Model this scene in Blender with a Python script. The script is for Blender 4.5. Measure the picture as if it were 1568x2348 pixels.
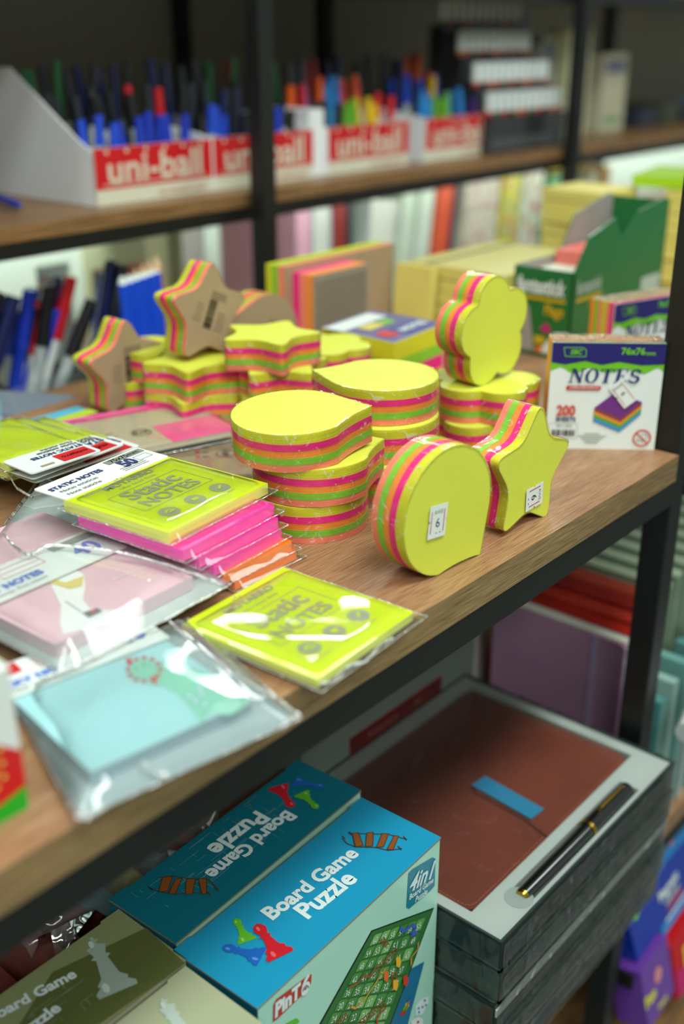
import bpy, bmesh, math, random
from math import pi, sin, cos, atan, atan2, radians, hypot, sqrt
from mathutils import Vector, Matrix
random.seed(7)
C = bpy.context.scene.collection
for o in list(bpy.data.objects): bpy.data.objects.remove(o)

# ------------------------------------------------------------------ camera
FPX = 2529.0; PITCH = atan(1098/2529.0); CAMH = .269; HEAD = radians(40.5)
cam = bpy.data.cameras.new('camera'); cam.sensor_fit = 'VERTICAL'; cam.sensor_height = 36
cam.lens = FPX/2348*36; cam.clip_start = .01; cam.clip_end = 50
cam.dof.use_dof = True; cam.dof.focus_distance = .635; cam.dof.aperture_fstop = 3.4; cam.dof.aperture_blades = 0
co = bpy.data.objects.new('camera', cam); C.objects.link(co); co.location = (0, 0, CAMH)
co.rotation_euler = (pi/2-PITCH, 0, HEAD-pi/2)
bpy.context.scene.camera = co
# ------------------------------------------------------------------ light
W = bpy.data.worlds.new('world'); bpy.context.scene.world = W; W.use_nodes = True
W.node_tree.nodes['Background'].inputs[0].default_value = (.80, .93, .86, 1)
W.node_tree.nodes['Background'].inputs[1].default_value = .30
def area(name, loc, target, sx, sy, power, col=(.93, 1, .94)):
    l = bpy.data.lights.new(name, 'AREA'); l.shape = 'RECTANGLE'; l.size = sx; l.size_y = sy; l.energy = power; l.color = col
    o = bpy.data.objects.new(name, l); C.objects.link(o); o.location = loc
    d = Vector(target)-Vector(loc); o.rotation_euler = d.to_track_quat('-Z', 'Y').to_euler(); return o
area('ceiling_lamp_near', (.35, -.35, 1.75), (.5, .3, 0), 1.3, .35, 30)
area('ceiling_lamp_behind', (-.9, -1.7, 1.9), (.8, .9, 0), 1.6, .35, 42)
area('ceiling_lamp_left', (-.75, .7, 1.75), (.45, .45, 0), .35, 1.3, 13)
area('ceiling_lamp_right', (1.9, -.5, 1.75), (.9, .4, 0), .35, 1.3, 13)
area('ceiling_lamp_far', (3.0, 2.3, 1.95), (.5, .4, 0), 1.7, .22, 17)
area('ceiling_lamp_farther', (4.0, 3.1, 1.95), (.5, .4, 0), 2.2, .25, 24)
area('under_shelf_lamp_left', (.95, 1.20, .078), (.95, 1.36, -.02), .9, .03, 1.5, (.86, 1, .92))
area('under_shelf_lamp_front', (1.45, .897, .078), (1.45, 1.05, -.03), 1.4, .02, .85, (.88, 1, .93))
area('under_shelf_lamp_right', (2.55, 1.20, .078), (2.55, 1.36, -.02), 1.5, .03, 3.0, (.86, 1, .92))
S = bpy.context.scene
S.view_settings.view_transform = 'Standard'; S.view_settings.look = 'None'
S.view_settings.exposure = 0; S.view_settings.gamma = 1; S.view_settings.use_curve_mapping = False

# ------------------------------------------------------------------ geometry of the lens: pixel of the photograph -> point on a real plane
_F = (cos(HEAD), sin(HEAD)); _R = (sin(HEAD), -cos(HEAD))
def ray(x, y):
    r = (x-784)/FPX; u = (1174-y)/FPX; fw = cos(PITCH)+u*sin(PITCH)
    return (_F[0]*fw+_R[0]*r, _F[1]*fw+_R[1]*r, u*cos(PITCH)-sin(PITCH))
def P(x, y, z=0):
    d = ray(x, y); t = (z-CAMH)/d[2]; return Vector((d[0]*t, d[1]*t, z))
def PY(x, y, Y):
    d = ray(x, y); t = Y/d[1]; return Vector((d[0]*t, Y, CAMH+d[2]*t))
def PX(x, y, X):
    d = ray(x, y); t = X/d[0]; return Vector((X, d[1]*t, CAMH+d[2]*t))

# ------------------------------------------------------------------ materials
def lin(c): return tuple(((v/12.92) if v <= .04045 else ((v+.055)/1.055)**2.4) for v in c)
def hexc(h): return lin((int(h[0:2], 16)/255, int(h[2:4], 16)/255, int(h[4:6], 16)/255))
MATS = {}
def pmat(name, col, rough=.6, spec=.5, metal=0, coat=0, var=.06, nscale=60, bump=0, bscale=400, emit=0, stretch=(1, 1, 1)):
    if name in MATS: return MATS[name]
    m = bpy.data.materials.new(name); m.use_nodes = True; nt = m.node_tree; b = nt.nodes['Principled BSDF']
    c = hexc(col) if isinstance(col, str) else col
    b.inputs['Roughness'].default_value = rough; b.inputs['Specular IOR Level'].default_value = spec
    b.inputs['Metallic'].default_value = metal; b.inputs['Coat Weight'].default_value = coat
    b.inputs['Coat Roughness'].default_value = .08
    tc = nt.nodes.new('ShaderNodeTexCoord'); mp = nt.nodes.new('ShaderNodeMapping'); mp.inputs['Scale'].default_value = stretch
    nt.links.new(tc.outputs['Object'], mp.inputs[0])
    n = nt.nodes.new('ShaderNodeTexNoise'); n.inputs['Scale'].default_value = nscale; nt.links.new(mp.outputs[0], n.inputs[0])
    mx = nt.nodes.new('ShaderNodeMix'); mx.data_type = 'RGBA'
    mx.inputs[6].default_value = tuple(v*(1-var) for v in c)+(1,); mx.inputs[7].default_value = tuple(min(1, v*(1+var)) for v in c)+(1,)
    nt.links.new(n.outputs[0], mx.inputs[0]); nt.links.new(mx.outputs[2], b.inputs['Base Color'])
    if bump:
        n2 = nt.nodes.new('ShaderNodeTexNoise'); n2.inputs['Scale'].default_value = bscale; nt.links.new(mp.outputs[0], n2.inputs[0])
        bp = nt.nodes.new('ShaderNodeBump'); bp.inputs['Strength'].default_value = bump; bp.inputs['Distance'].default_value = .001
        nt.links.new(n2.outputs[0], bp.inputs['Height']); nt.links.new(bp.outputs[0], b.inputs['Normal'])
        if coat: nt.links.new(bp.outputs[0], b.inputs['Coat Normal'])
    if emit:
        b.inputs['Emission Color'].default_value = c+(1,); b.inputs['Emission Strength'].default_value = emit
    MATS[name] = m; return m
def film(name, alpha=.04, bump=.5, bscale=60, crinkle=.0, cs=120, tint=(1, 1, 1), rough=.04, glossmul=1.0, stretch=(1, 1, 1)):
    """clear plastic film: see-through, glossy by fresnel, with milky creases where it is crumpled"""
    if name in MATS: return MATS[name]
    m = bpy.data.materials.new(name); m.use_nodes = True; nt = m.node_tree; N = nt.nodes; L = nt.links
    for n in list(N): N.remove(n)
    out = N.new('ShaderNodeOutputMaterial'); tr = N.new('ShaderNodeBsdfTransparent'); tr.inputs[0].default_value = tuple(tint)+(1,)
    gl = N.new('ShaderNodeBsdfGlossy'); gl.inputs['Roughness'].default_value = rough; gl.inputs[0].default_value = (1, 1, 1, 1)
    df = N.new('ShaderNodeBsdfDiffuse'); df.inputs[0].default_value = (.85, .9, .88, 1)
    tc = N.new('ShaderNodeTexCoord'); mp = N.new('ShaderNodeMapping'); mp.inputs['Scale'].default_value = stretch
    L.new(tc.outputs['Object'], mp.inputs[0])
    nz = N.new('ShaderNodeTexNoise'); nz.inputs['Scale'].default_value = bscale; nz.inputs['Detail'].default_value = 1.0; nz.inputs['Distortion'].default_value = .8
    L.new(mp.outputs[0], nz.inputs[0])
    bp = N.new('ShaderNodeBump'); bp.inputs['Strength'].default_value = bump; bp.inputs['Distance'].default_value = .004
    L.new(nz.outputs[0], bp.inputs['Height'])
    fr = N.new('ShaderNodeFresnel'); fr.inputs['IOR'].default_value = 1.5; L.new(bp.outputs[0], fr.inputs['Normal']); L.new(bp.outputs[0], gl.inputs['Normal'])
    mu = N.new('ShaderNodeMath'); mu.operation = 'MULTIPLY'; mu.inputs[1].default_value = glossmul; mu.use_clamp = True; L.new(fr.outputs[0], mu.inputs[0])
    n3 = N.new('ShaderNodeTexNoise'); n3.inputs['Scale'].default_value = cs; n3.inputs['Detail'].default_value = 6; n3.inputs['Distortion'].default_value = 2.5; L.new(mp.outputs[0], n3.inputs[0])
    rg = N.new('ShaderNodeValToRGB'); rg.color_ramp.elements[0].position = .60; rg.color_ramp.elements[1].position = .78; L.new(n3.outputs[0], rg.inputs[0])
    rg.color_ramp.elements[0].color = (0, 0, 0, 1); rg.color_ramp.elements[1].color = (1, 1, 1, 1)
    m2 = N.new('ShaderNodeMath'); m2.operation = 'MULTIPLY_ADD'; m2.inputs[1].default_value = crinkle; m2.inputs[2].default_value = alpha; m2.use_clamp = True; L.new(rg.outputs[0], m2.inputs[0])
    s1 = N.new('ShaderNodeMixShader'); L.new(m2.outputs[0], s1.inputs[0]); L.new(tr.outputs[0], s1.inputs[1]); L.new(df.outputs[0], s1.inputs[2])
    s2 = N.new('ShaderNodeMixShader'); L.new(mu.outputs[0], s2.inputs[0]); L.new(s1.outputs[0], s2.inputs[1]); L.new(gl.outputs[0], s2.inputs[2])
    L.new(s2.outputs[0], out.inputs[0]); MATS[name] = m; return m
def wood(name, base, dark, light, ang=0, rough=.38, sc=1.0):
    if name in MATS: return MATS[name]
    m = bpy.data.materials.new(name); m.use_nodes = True; nt = m.node_tree; N = nt.nodes; L = nt.links; b = N['Principled BSDF']
    tc = N.new('ShaderNodeTexCoord'); mp = N.new('ShaderNodeMapping'); mp.inputs['Rotation'].default_value = (0, 0, ang); mp.inputs['Scale'].default_value = (6*sc, 260*sc, 260*sc)
    L.new(tc.outputs['Object'], mp.inputs[0])
    n = N.new('ShaderNodeTexNoise'); n.inputs['Scale'].default_value = 3; n.inputs['Detail'].default_value = 5; n.inputs['Distortion'].default_value = .6; L.new(mp.outputs[0], n.inputs[0])
    r = N.new('ShaderNodeValToRGB'); e = r.color_ramp.elements; e[0].position = .34; e[0].color = hexc(dark)+(1,); e[1].position = .66; e[1].color = hexc(light)+(1,)
    x = r.color_ramp.elements.new(.5); x.color = hexc(base)+(1,); L.new(n.outputs[0], r.inputs[0])
    mp2 = N.new('ShaderNodeMapping'); mp2.inputs['Rotation'].default_value = (0, 0, ang); mp2.inputs['Scale'].default_value = (4, 26, 26); L.new(tc.outputs['Object'], mp2.inputs[0])
    n2 = N.new('ShaderNodeTexNoise'); n2.inputs['Scale'].default_value = 1.5; L.new(mp2.outputs[0], n2.inputs[0])
    mx = N.new('ShaderNodeMix'); mx.data_type = 'RGBA'; mx.blend_type = 'MULTIPLY'; mx.inputs[0].default_value = .55
    r2 = N.new('ShaderNodeValToRGB'); r2.color_ramp.elements[0].position = .3; r2.color_ramp.elements[0].color = (.55, .5, .48, 1); r2.color_ramp.elements[1].position = .7; r2.color_ramp.elements[1].color = (1, 1, 1, 1)
    L.new(n2.outputs[0], r2.inputs[0]); L.new(r.outputs[0], mx.inputs[6]); L.new(r2.outputs[0], mx.inputs[7]); L.new(mx.outputs[2], b.inputs['Base Color'])
    b.inputs['Roughness'].default_value = rough
    bp = N.new('ShaderNodeBump'); bp.inputs['Strength'].default_value = .25; bp.inputs['Distance'].default_value = .0006; L.new(n.outputs[0], bp.inputs['Height']); L.new(bp.outputs[0], b.inputs['Normal'])
    MATS[name] = m; return m
M = dict(
  yel=('D6D42A', .5), pink=('F2288A', .5), org=('FF9636', .5), grn=('8CCB34', .5), sal=('FF8E70', .5))
def paper(k):
    c, r = M[k]; return pmat('neon_paper_'+{'yel':'yellow','pink':'pink','org':'orange','grn':'green','sal':'salmon'}[k], c, r, .35, var=.05, nscale=1, bump=.35, bscale=1, stretch=(25, 25, 2200))
yface = pmat('neon_yellow_sheet', 'D0D64A', .55, .3, var=.03, nscale=40, bump=.12, bscale=30)
kraft = pmat('kraft_card', 'A08A6C', .7, .3, var=.06, nscale=150)
kraft2 = pmat('pale_kraft_card', 'C0B79A', .6, .3, var=.05, nscale=120)
white = pmat('white_card', 'DCE3DE', .45, .5, var=.02)
offw = pmat('off_white_paper', 'D8DAC8', .6, .4, var=.04)
black = pmat('black_ink', '1A1A1A', .5)
dgrey = pmat('grey_ink', '7C8474', .5)
navy = pmat('navy_ink', '221C68', .4, coat=.2)
inkb = pmat('dark_blue_ink', '1B2C66', .5)
blueink = pmat('blue_ink', '2B62C0', .5)
red = pmat('red_ink', 'C3161C', .45)
greeni = pmat('leaf_green_ink', '6DBB1E', .45)
steel = pmat('black_steel', '141716', .42, .5, var=.1, nscale=300, bump=.1, bscale=900)
silver = pmat('silver_ink', 'A9AE8E', .35, .6)
lamtop = wood('walnut_laminate', 'A37A56', '7C5436', 'B89070', ang=radians(21), sc=2.6)
lamedge = wood('edge_laminate', '8E744C', '6B5432', 'A38A60', ang=radians(0), sc=2.2)
shelfwood = wood('shelf_laminate', '8A6740', '65482A', 'A07C50')
clear = film('clear_sleeve_film', .03, .30, 22, .08, 60, glossmul=1.2)
wrapf = film('shrink_wrap_film', .01, .35, 70, .55, 110, glossmul=.55, rough=.08)
clearlow = film('smooth_cover_film', .02, .12, 20, .03, 60, glossmul=.8)
cloudy = film('cloudy_sleeve_film', .34, .5, 22, .12, 40, tint=(.93, .97, .96), glossmul=1.2)

# ------------------------------------------------------------------ mesh helpers
class MB:
    def __init__(s): s.v = []; s.f = []; s.m = []; s.mats = []; s.X = Matrix.Identity(4)
    def mi(s, m):
        if m not in s.mats: s.mats.append(m)
        return s.mats.index(m)
    def add(s, vs, fs, m):
        k = len(s.v); s.v += [tuple(s.X @ Vector(v)) for v in vs]
        i = s.mi(m)
        for f in fs: s.f.append(tuple(k+a for a in f)); s.m.append(i)
    def box(s, a, b, m, taper=None):
        x0, y0, z0 = a; x1, y1, z1 = b
        v = [(x0,y0,z0),(x1,y0,z0),(x1,y1,z0),(x0,y1,z0),(x0,y0,z1),(x1,y0,z1),(x1,y1,z1),(x0,y1,z1)]
        s.add(v, [(3,2,1,0),(4,5,6,7),(0,1,5,4),(1,2,6,5),(2,3,7,6),(3,0,4,7)], m)
    def prism(s, pts, z0, z1, mside, mtop=None, mbot=None, zt=None):
        n = len(pts)
        vs = [(p[0], p[1], z0) for p in pts]+[(p[0], p[1], z1) for p in pts]
        s.add(vs, [(i, (i+1) % n, n+(i+1) % n, n+i) for i in range(n)], mside)
        if mtop: s.add([(p[0], p[1], z1) for p in pts], [tuple(range(n))], mtop)
        if mbot: s.add([(p[0], p[1], z0) for p in pts], [tuple(reversed(range(n)))], mbot)
    def poly(s, pts, m, z=0.0): s.add([(p[0], p[1], z) for p in pts], [tuple(range(len(pts)))], m)
    def quad3(s, pts, m): s.add(pts, [tuple(range(len(pts)))], m)
    def rect(s, x0, y0, x1, y1, m, z=0): s.poly([(x0,y0),(x1,y0),(x1,y1),(x0,y1)], m, z)
    def disc(s, cx, cy, r, m, z=0, n=20, ry=None): s.poly([(cx+r*cos(2*pi*i/n), cy+(ry or r)*sin(2*pi*i/n)) for i in range(n)], m, z)
    def ring(s, cx, cy, r0, r1, m, z=0, n=24):
        v = []
        for i in range(n): a = 2*pi*i/n; v += [(cx+r0*cos(a), cy+r0*sin(a), z), (cx+r1*cos(a), cy+r1*sin(a), z)]
        s.add(v, [(2*i, 2*i+1, (2*i+3) % (2*n), (2*i+2) % (2*n)) for i in range(n)], m)
    def line(s, pts, w, m, z=0):
        for (a, b) in zip(pts[:-1], pts[1:]):
            d = Vector((b[0]-a[0], b[1]-a[1])); L = d.length
            if L < 1e-9: continue
            n = Vector((-d.y, d.x))/L*w/2
            s.poly([(a[0]-n.x, a[1]-n.y), (b[0]-n.x, b[1]-n.y), (b[0]+n.x, b[1]+n.y), (a[0]+n.x, a[1]+n.y)], m, z)
    def tube(s, p0, p1, r0, r1, m, n=10, caps=True):
        p0 = Vector(p0); p1 = Vector(p1); d = (p1-p0).normalized(); a = d.orthogonal().normalized(); b = d.cross(a)
        v = [tuple(p0+(a*cos(2*pi*i/n)+b*sin(2*pi*i/n))*r0) for i in range(n)]+[tuple(p1+(a*cos(2*pi*i/n)+b*sin(2*pi*i/n))*r1) for i in range(n)]
        f = [(i, (i+1) % n, n+(i+1) % n, n+i) for i in range(n)]
        if caps: f += [tuple(reversed(range(n))), tuple(range(n, 2*n))]
        s.add(v, f, m)
    def text(s, t, x, y, size, m, z=0, bold=0, shear=0, sx=1, align='CENTER', rot=0):
        vs, fs = glyphs(t, bold, shear, align)
        ca, sa = cos(rot), sin(rot)
        s.add([(x+(a*size*sx)*ca-(b*size)*sa, y+(a*size*sx)*sa+(b*size)*ca, z) for a, b in vs], fs, m)
    def build(s, name, parent=None, loc=(0,0,0), rot=(0,0,0), smooth=False, mod=None):
        me = bpy.data.meshes.new(name); me.from_pydata(s.v, [], s.f)
        for m in s.mats: me.materials.append(m)
        for p, i in zip(me.polygons, s.m): p.material_index = i
        if smooth:
            for p in me.polygons: p.use_smooth = True
            try: me.set_sharp_from_angle(angle=radians(38))
            except Exception: pass
        me.validate(); me.update()
        o = bpy.data.objects.new(name, me); C.objects.link(o)
        o.location = loc; o.rotation_euler = rot
        if parent: o.parent = parent
        return o
_g = {}
def glyphs(t, bold, shear, align):
    k = (t, bold, shear, align)
    if k in _g: return _g[k]
    cu = bpy.data.curves.new('t', 'FONT'); cu.body = t; cu.offset = bold; cu.shear = shear; cu.align_x = align; cu.align_y = 'CENTER'; cu.resolution_u = 3; cu.size = 1
    o = bpy.data.objects.new('t', cu); C.objects.link(o); dg = bpy.context.evaluated_depsgraph_get(); dg.update()
    me = bpy.data.meshes.new_from_object(o.evaluated_get(dg))
    r = ([(v.co.x, v.co.y) for v in me.vertices], [tuple(p.vertices) for p in me.polygons])
    bpy.data.objects.remove(o); bpy.data.meshes.remove(me); bpy.data.curves.remove(cu)
    _g[k] = r; return r
def tag(o, label=None, cat=None, group=None, kind=None):
    if label: o['label'] = label
    if cat: o['category'] = cat
    if group: o['group'] = group
    if kind: o['kind'] = kind
    return o
def empty(name, loc, rot=(0,0,0)):
    o = bpy.data.objects.new(name, None); C.objects.link(o); o.location = loc; o.rotation_euler = rot; o.empty_display_size = .01; return o
def frame(o, u, v):
    """matrix whose x,y lie along u,v and z is the outward normal"""
    u = Vector(u).normalized(); v = Vector(v); n = u.cross(v).normalized(); v = n.cross(u)
    m = Matrix((u, v, n)).transposed().to_4x4(); m.translation = Vector(o); return m
def copy_tree(o, parent=None):
    c = o.copy(); C.objects.link(c)
    if parent: c.parent = parent
    for ch in list(o.children): copy_tree(ch, c)
    return c
def bevel(o, w=.001, seg=2):
    m = o.modifiers.new('bevel', 'BEVEL'); m.width = w; m.segments = seg; m.limit_method = 'ANGLE'; return o

# ================================================================== STRUCTURE
b = MB(); b.rect(-2.5, -2.5, 4.5, 1.36, pmat('grey_floor_tile', '6A6E68', .4, var=.1, nscale=8), -.85); tag(b.build('floor'), kind='structure')
b = MB(); b.box((-2.5, 1.36, -.85), (4.5, 1.40, .62), pmat('pale_wall_paint', 'D2DED4', .7, var=.02)); tag(b.build('wall_back'), kind='structure')

# ---- the near shelving unit
desk = empty('display_shelving_unit', (.6, .5, -.85))
tag(desk, 'front black steel shelving unit with brown wood-grain shelf carrying the neon note pads', 'shelving unit')
def part(b, name, parent, **k):
    o = b.build(name, parent, **k); o.matrix_parent_inverse = Matrix.Translation(-parent.location); return o
b = MB(); Y0 = .2885
out = [(-.6, Y0), (.6985, Y0), (.6985, .3115), (.7215, .3115), (.7215, Y0), (1.7, Y0), (1.7, .715), (-.6, .715)]
b.prism(out, -.019, 0, lamedge, lamtop, lamedge); o = part(b, 'wood_shelf_board', desk); bevel(o, .0007, 2)
b = MB(); b.box((-.6, Y0+.001, -.0378), (.699, .3095, -.0192), steel); b.box((.721, Y0+.001, -.0378), (1.7, .3095, -.0192), steel)
b.box((-.6, .69, -.0378), (1.7, .712, -.0192), steel); part(b, 'shelf_rail', desk)
b = MB(); b.box((-.6, .29, -.383), (1.7, .712, -.365), lamtop); part(b, 'lower_shelf_board', desk)
b = MB(); b.box((-.6, .291, -.402), (.699, .3095, -.3832), steel); b.box((.721, .291, -.402), (1.7, .3095, -.3832), steel); part(b, 'lower_shelf_rail', desk)
for (x, y, z1) in ((.70, .2905, 1.1), (.70, .69, -.038)):
    b = MB(); b.box((x, y, -.85), (x+.02, y+.02, z1), steel); o = part(b, 'post', desk); bevel(o, .0012, 2)

# ---- the far shelving unit with the pens
far = empty('pen_shelving_unit', (1.2, 1.1, -.85))
tag(far, 'rear black steel shelving unit holding pen boxes above and books below', 'shelving unit')
b = MB(); b.box((-.6, .868, .098), (4.2, 1.34, .112), shelfwood); part(b, 'wood_shelf_board', far)
b = MB(); b.box((-.6, .869, .083), (4.2, .889, .0979), steel); part(b, 'shelf_rail', far)
b = MB(); b.box((-.6, .87, -.14), (4.2, 1.34, -.12), shelfwood); part(b, 'wood_shelf_board', far)
b = MB(); b.box((1.02, .869, .307), (4.2, .889, .325), steel); part(b, 'shelf_rail', far)
b = MB(); b.box((-.6, .889, .325), (4.2, 1.34, .34), shelfwood); part(b, 'wood_shelf_board', far)
b = MB(); b.box((-.6, 1.343, .112), (4.2, 1.355, .60), pmat('taupe_back_panel', 'C9C5AE', .6, var=.06, nscale=5)); part(b, 'back_panel', far)
for (x, y, z0, z1) in ((.853, .8365, -.85, 1.1), (1.52, .847, -.85, .9), (1.241, 1.09, .112, .325), (1.241, 1.09, -.12, .098), (1.185, 1.32, -.12, .098), (1.185, 1.32, .112, .325), (2.50, 1.32, .112, .325), (2.50, 1.32, -.12, .098)):
    b = MB(); b.box((x, y, z0), (x+.02, y+.02, z1), steel); o = part(b, 'post', far); bevel(o, .0012, 2)

# ================================================================== STICKY NOTE PADS
def rounded(pts, r, seg=6):
    out = []; n = len(pts)
    for i in range(n):
        p0 = Vector(pts[i-1]); p = Vector(pts[i]); p1 = Vector(pts[(i+1) % n]); rr = r[i] if isinstance(r, (list, tuple)) else r
        a = (p0-p).normalized(); c = (p1-p).normalized()
        q0 = p+a*rr; q1 = p+c*rr
        for k in range(seg+1):
            t = k/seg; out.append(tuple(q0*(1-t)**2+p*2*t*(1-t)+q1*t*t))
    return out
def bubble_outline(R=.0355, a=0.0, n=64, tipd=1.29):
    # speech bubble: circle with a pointed tail at angle a; straight flank on its ccw side, hollow flank on its cw side
    tip = Vector((cos(a), sin(a)))*R*tipd; th = math.acos(1/tipd)
    s0 = a+th; s1 = a-radians(50)
    pts = []
    N0 = n
    for i in range(N0+1):
        t = s0+(2*pi-(s0-s1))*i/N0; pts.append((R*cos(t), R*sin(t)))
    e = Vector(pts[-1]); c = Vector((cos(a-radians(21)), sin(a-radians(21))))*R*.95
    for k in range(1, 9):
        t = k/8; q = e*(1-t)**2+c*2*t*(1-t)+tip*t*t; pts.append((q.x, q.y))
    return pts
def star_outline(R=.041, a=pi/2, ratio=.56):
    p = []
    for i in range(10):
        r = R if i % 2 == 0 else R*ratio; t = a+i*pi/5; p.append((r*cos(t), r*sin(t)))
    return rounded(p, [.0085 if i % 2 == 0 else .007 for i in range(10)], 6)
def flower_outline(R=.038, a=pi/2, k=5, n=110):
    rr = R*.46; d = R-rr; pts = []
    for i in range(n):
        t = 2*pi*i/n; best = 0
        for j in range(k):
            c = a+2*pi*j/k; x = d*cos(t-c); disc = rr*rr-(d*sin(t-c))**2
            if disc >= 0 and x > 0: best = max(best, x+sqrt(disc))
        best = max(best, R*.62)
        pts.append((best*cos(t), best*sin(t)))
    return pts
def star_tall(): return star_outline()
def offset(pts, d):
    cx = 0; cy = 0; out = []; n = len(pts)
    for i in range(n):
        p0 = Vector(pts[i-1]); p1 = Vector(pts[(i+1) % n]); t = (p1-p0)
        if t.length < 1e-9: out.append(pts[i]); continue
        t.normalize(); out.append((pts[i][0]+t.y*d, pts[i][1]-t.x*d))
    return out
T = .0225
LAY = ['sal', 'grn', 'org', 'pink', 'yel']
def barcode(b, x, y, w, h, m, z, n=22, rot=0, seed=1):
    rn = random.Random(seed); p = 0; ws = [rn.choice((1, 1, 2, 3)) for _ in range(2*n)]; tot = sum(ws); ca, sa = cos(rot), sin(rot)
    for i, q in enumerate(ws):
        if i % 2 == 0:
            a = x-w/2+p/tot*w; c = a+q/tot*w
            pts = [(a-x, -h/2), (c-x, -h/2), (c-x, h/2), (a-x, h/2)]
            b.poly([(x+u*ca-v*sa, y+u*sa+v*ca) for u, v in pts], m, z)
        p += q
def pad_mesh(outline, t=T, kraftback=True, marks=None, bands=(.26, .185, .185, .185, .185)):
    b = MB(); z = 0; hs = [t*q for q in reversed(bands)]
    for k, h in zip(LAY, hs):
        i = LAY.index(k)
        off = offset(outline, [.0, .00018, -.00015, .0002, 0][i])
        b.prism(off, z, z+h, paper(k), yface if i == 4 else paper(k), kraft if i == 0 else paper(k)); z += h
    if marks: marks(b)
    return b
def back_marks(b, rot=0, seed=3):
    # printed back card: barcode and small print, read from below
    z = -.0003; rn = random.Random(seed); ca, sa = cos(rot), sin(rot)
    def q(x0, y0, x1, y1, m):
        b.poly([((u*ca-v*sa), (u*sa+v*ca)) for u, v in ((x0,y0),(x0,y1),(x1,y1),(x1,y0))], m, z)
    p = -.011
    while p < .011:
        w = rn.choice((.0003, .0005, .0008)); q(-.004, p, .004, p+w, black); p += w+rn.choice((.0004, .0006))
    for i in range(5):
        q(-.016, -.010+i*.003, -.008+rn.random()*.001, -.0094+i*.003, pmat('brown_print', '6B5C48', .6))
        q(.008, -.008+i*.003, .014+rn.random()*.003, -.0075+i*.003, pmat('brown_print', '6B5C48', .6))
    for k in range(3): q(-.012, .012+k*.002, .004, .0127+k*.002, pmat('brown_print', '6B5C48', .6))
def wrap_mesh(outline, t=T, seed=0, rim=.005):
    rn = random.Random(seed); n = len(outline); b = MB(); rows = []
    def jit(pts, d, z, ja, jz):
        o_ = offset(pts, d); return [(p[0]+rn.uniform(-ja, ja), p[1]+rn.uniform(-ja, ja), z+rn.uniform(-jz, jz)) for p in o_]
    rows.append(jit(outline, .0005, .0001, .0002, .0001))
    for k in range(1, 5): rows.append(jit(outline, .0007, t*k/5, .00025, .0004))
    rows.append(jit(outline, .0006, t+.0003, .0002, .0002)); rows.append(jit(outline, -rim*.16, t+.0004, .0003, .00005))
    vs = [v for r in rows for v in r]; fs = []
    for r in range(len(rows)-1):
        for i in range(n):
            j = (i+1) % n; fs.append((r*n+i, r*n+j, (r+1)*n+j, (r+1)*n+i))
    b.add(vs, fs, wrapf); return b
def face_local(o, x, y, Y):
    return o.rotation_euler.to_matrix().inverted() @ (PY(x, y, Y)-o.location)
def price_sticker(parent, cx, cy, z, rot, w=.0145, h=.0185):
    b = MB(); b.X = Matrix.Translation((cx, cy, z)) @ Matrix.Rotation(rot, 4, 'Z')
    n = .0012
    pts = [(-w/2,-h/2),(w/2,-h/2),(w/2,-n),(w/2-n,0),(w/2,n),(w/2,h/2),(-w/2,h/2),(-w/2,n),(-w/2+n,0),(-w/2,-n)]
    b.prism(pts, 0, .0002, white, white)
    rd = pmat('sticker_red', 'C23A42', .5)
    b.rect(-w/2+.0015, -h/2+.003, -w/2+.0021, h/2-.003, rd, .0003); b.rect(w/2-.0026, -h/2+.003, w/2-.002, h/2-.003, rd, .0003)
    b.text('6', 0.000, -.001, .0075, black, .0003, rot=-pi/2+pi/2); b.text('- -', .001, -.006, .005, black, .0003)
    b.text('AWE', 0.0, .0052, .0034, dgrey, .0003)
    o = b.build('price_sticker', parent); tag(o, 'white price sticker with two red lines'); return o
PADS = 0
def pad(kind, loc, ang=0, label='', group=None, rot=None, back=False, wrap=True, tilt=(0, 0), t=T, R=None, brot=0):
    global PADS; PADS += 1
    ol = {'bubble': lambda: bubble_outline(R or .0355), 'star': lambda: star_outline(R or .041), 'flower': lambda: flower_outline(R or .038)}[kind]()
    b = pad_mesh(ol, t, marks=(lambda bb: back_marks(bb, brot, PADS)) if back else None)
    o = b.build({'bubble': 'speech_bubble_note_pad', 'star': 'star_note_pad', 'flower': 'flower_note_pad'}[kind], None, loc, rot or (tilt[0], tilt[1], ang), smooth=True)
    if wrap:
        w = wrap_mesh(ol, t, PADS).build('shrink_wrap', o, smooth=True); tag(w, 'clear crinkled shrink wrap')
    tag(o, label, 'note pad', group); return o
# stack of three speech bubbles
pad('bubble', (.4440, .4160, .0464), radians(-43), 'speech-bubble neon note pad on top of the front stack, tail pointing right', tilt=(radians(3), radians(-2)))
pad('bubble', (.4518, .4085, .0229), radians(-28), 'speech-bubble neon note pad in the middle of the front stack of three')
pad('bubble', (.4500, .4107, 0), radians(5), 'speech-bubble neon note pad at the bottom of the front stack, touching the wood')
# the stack behind, tails to the back
pad('bubble', (.5373, .4249, .0456), radians(117), 'speech-bubble pad topping the second stack, its small tail pointing to the back', R=.0362)
pad('bubble', (.5316, .4200, .0228), radians(150), 'speech-bubble pad in the middle of the second stack, behind the front stack', R=.0362)
pad('bubble', (.5250, .4170, 0), radians(150), 'speech-bubble pad at the bottom of the second stack, behind the front stack', R=.0362)
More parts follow.
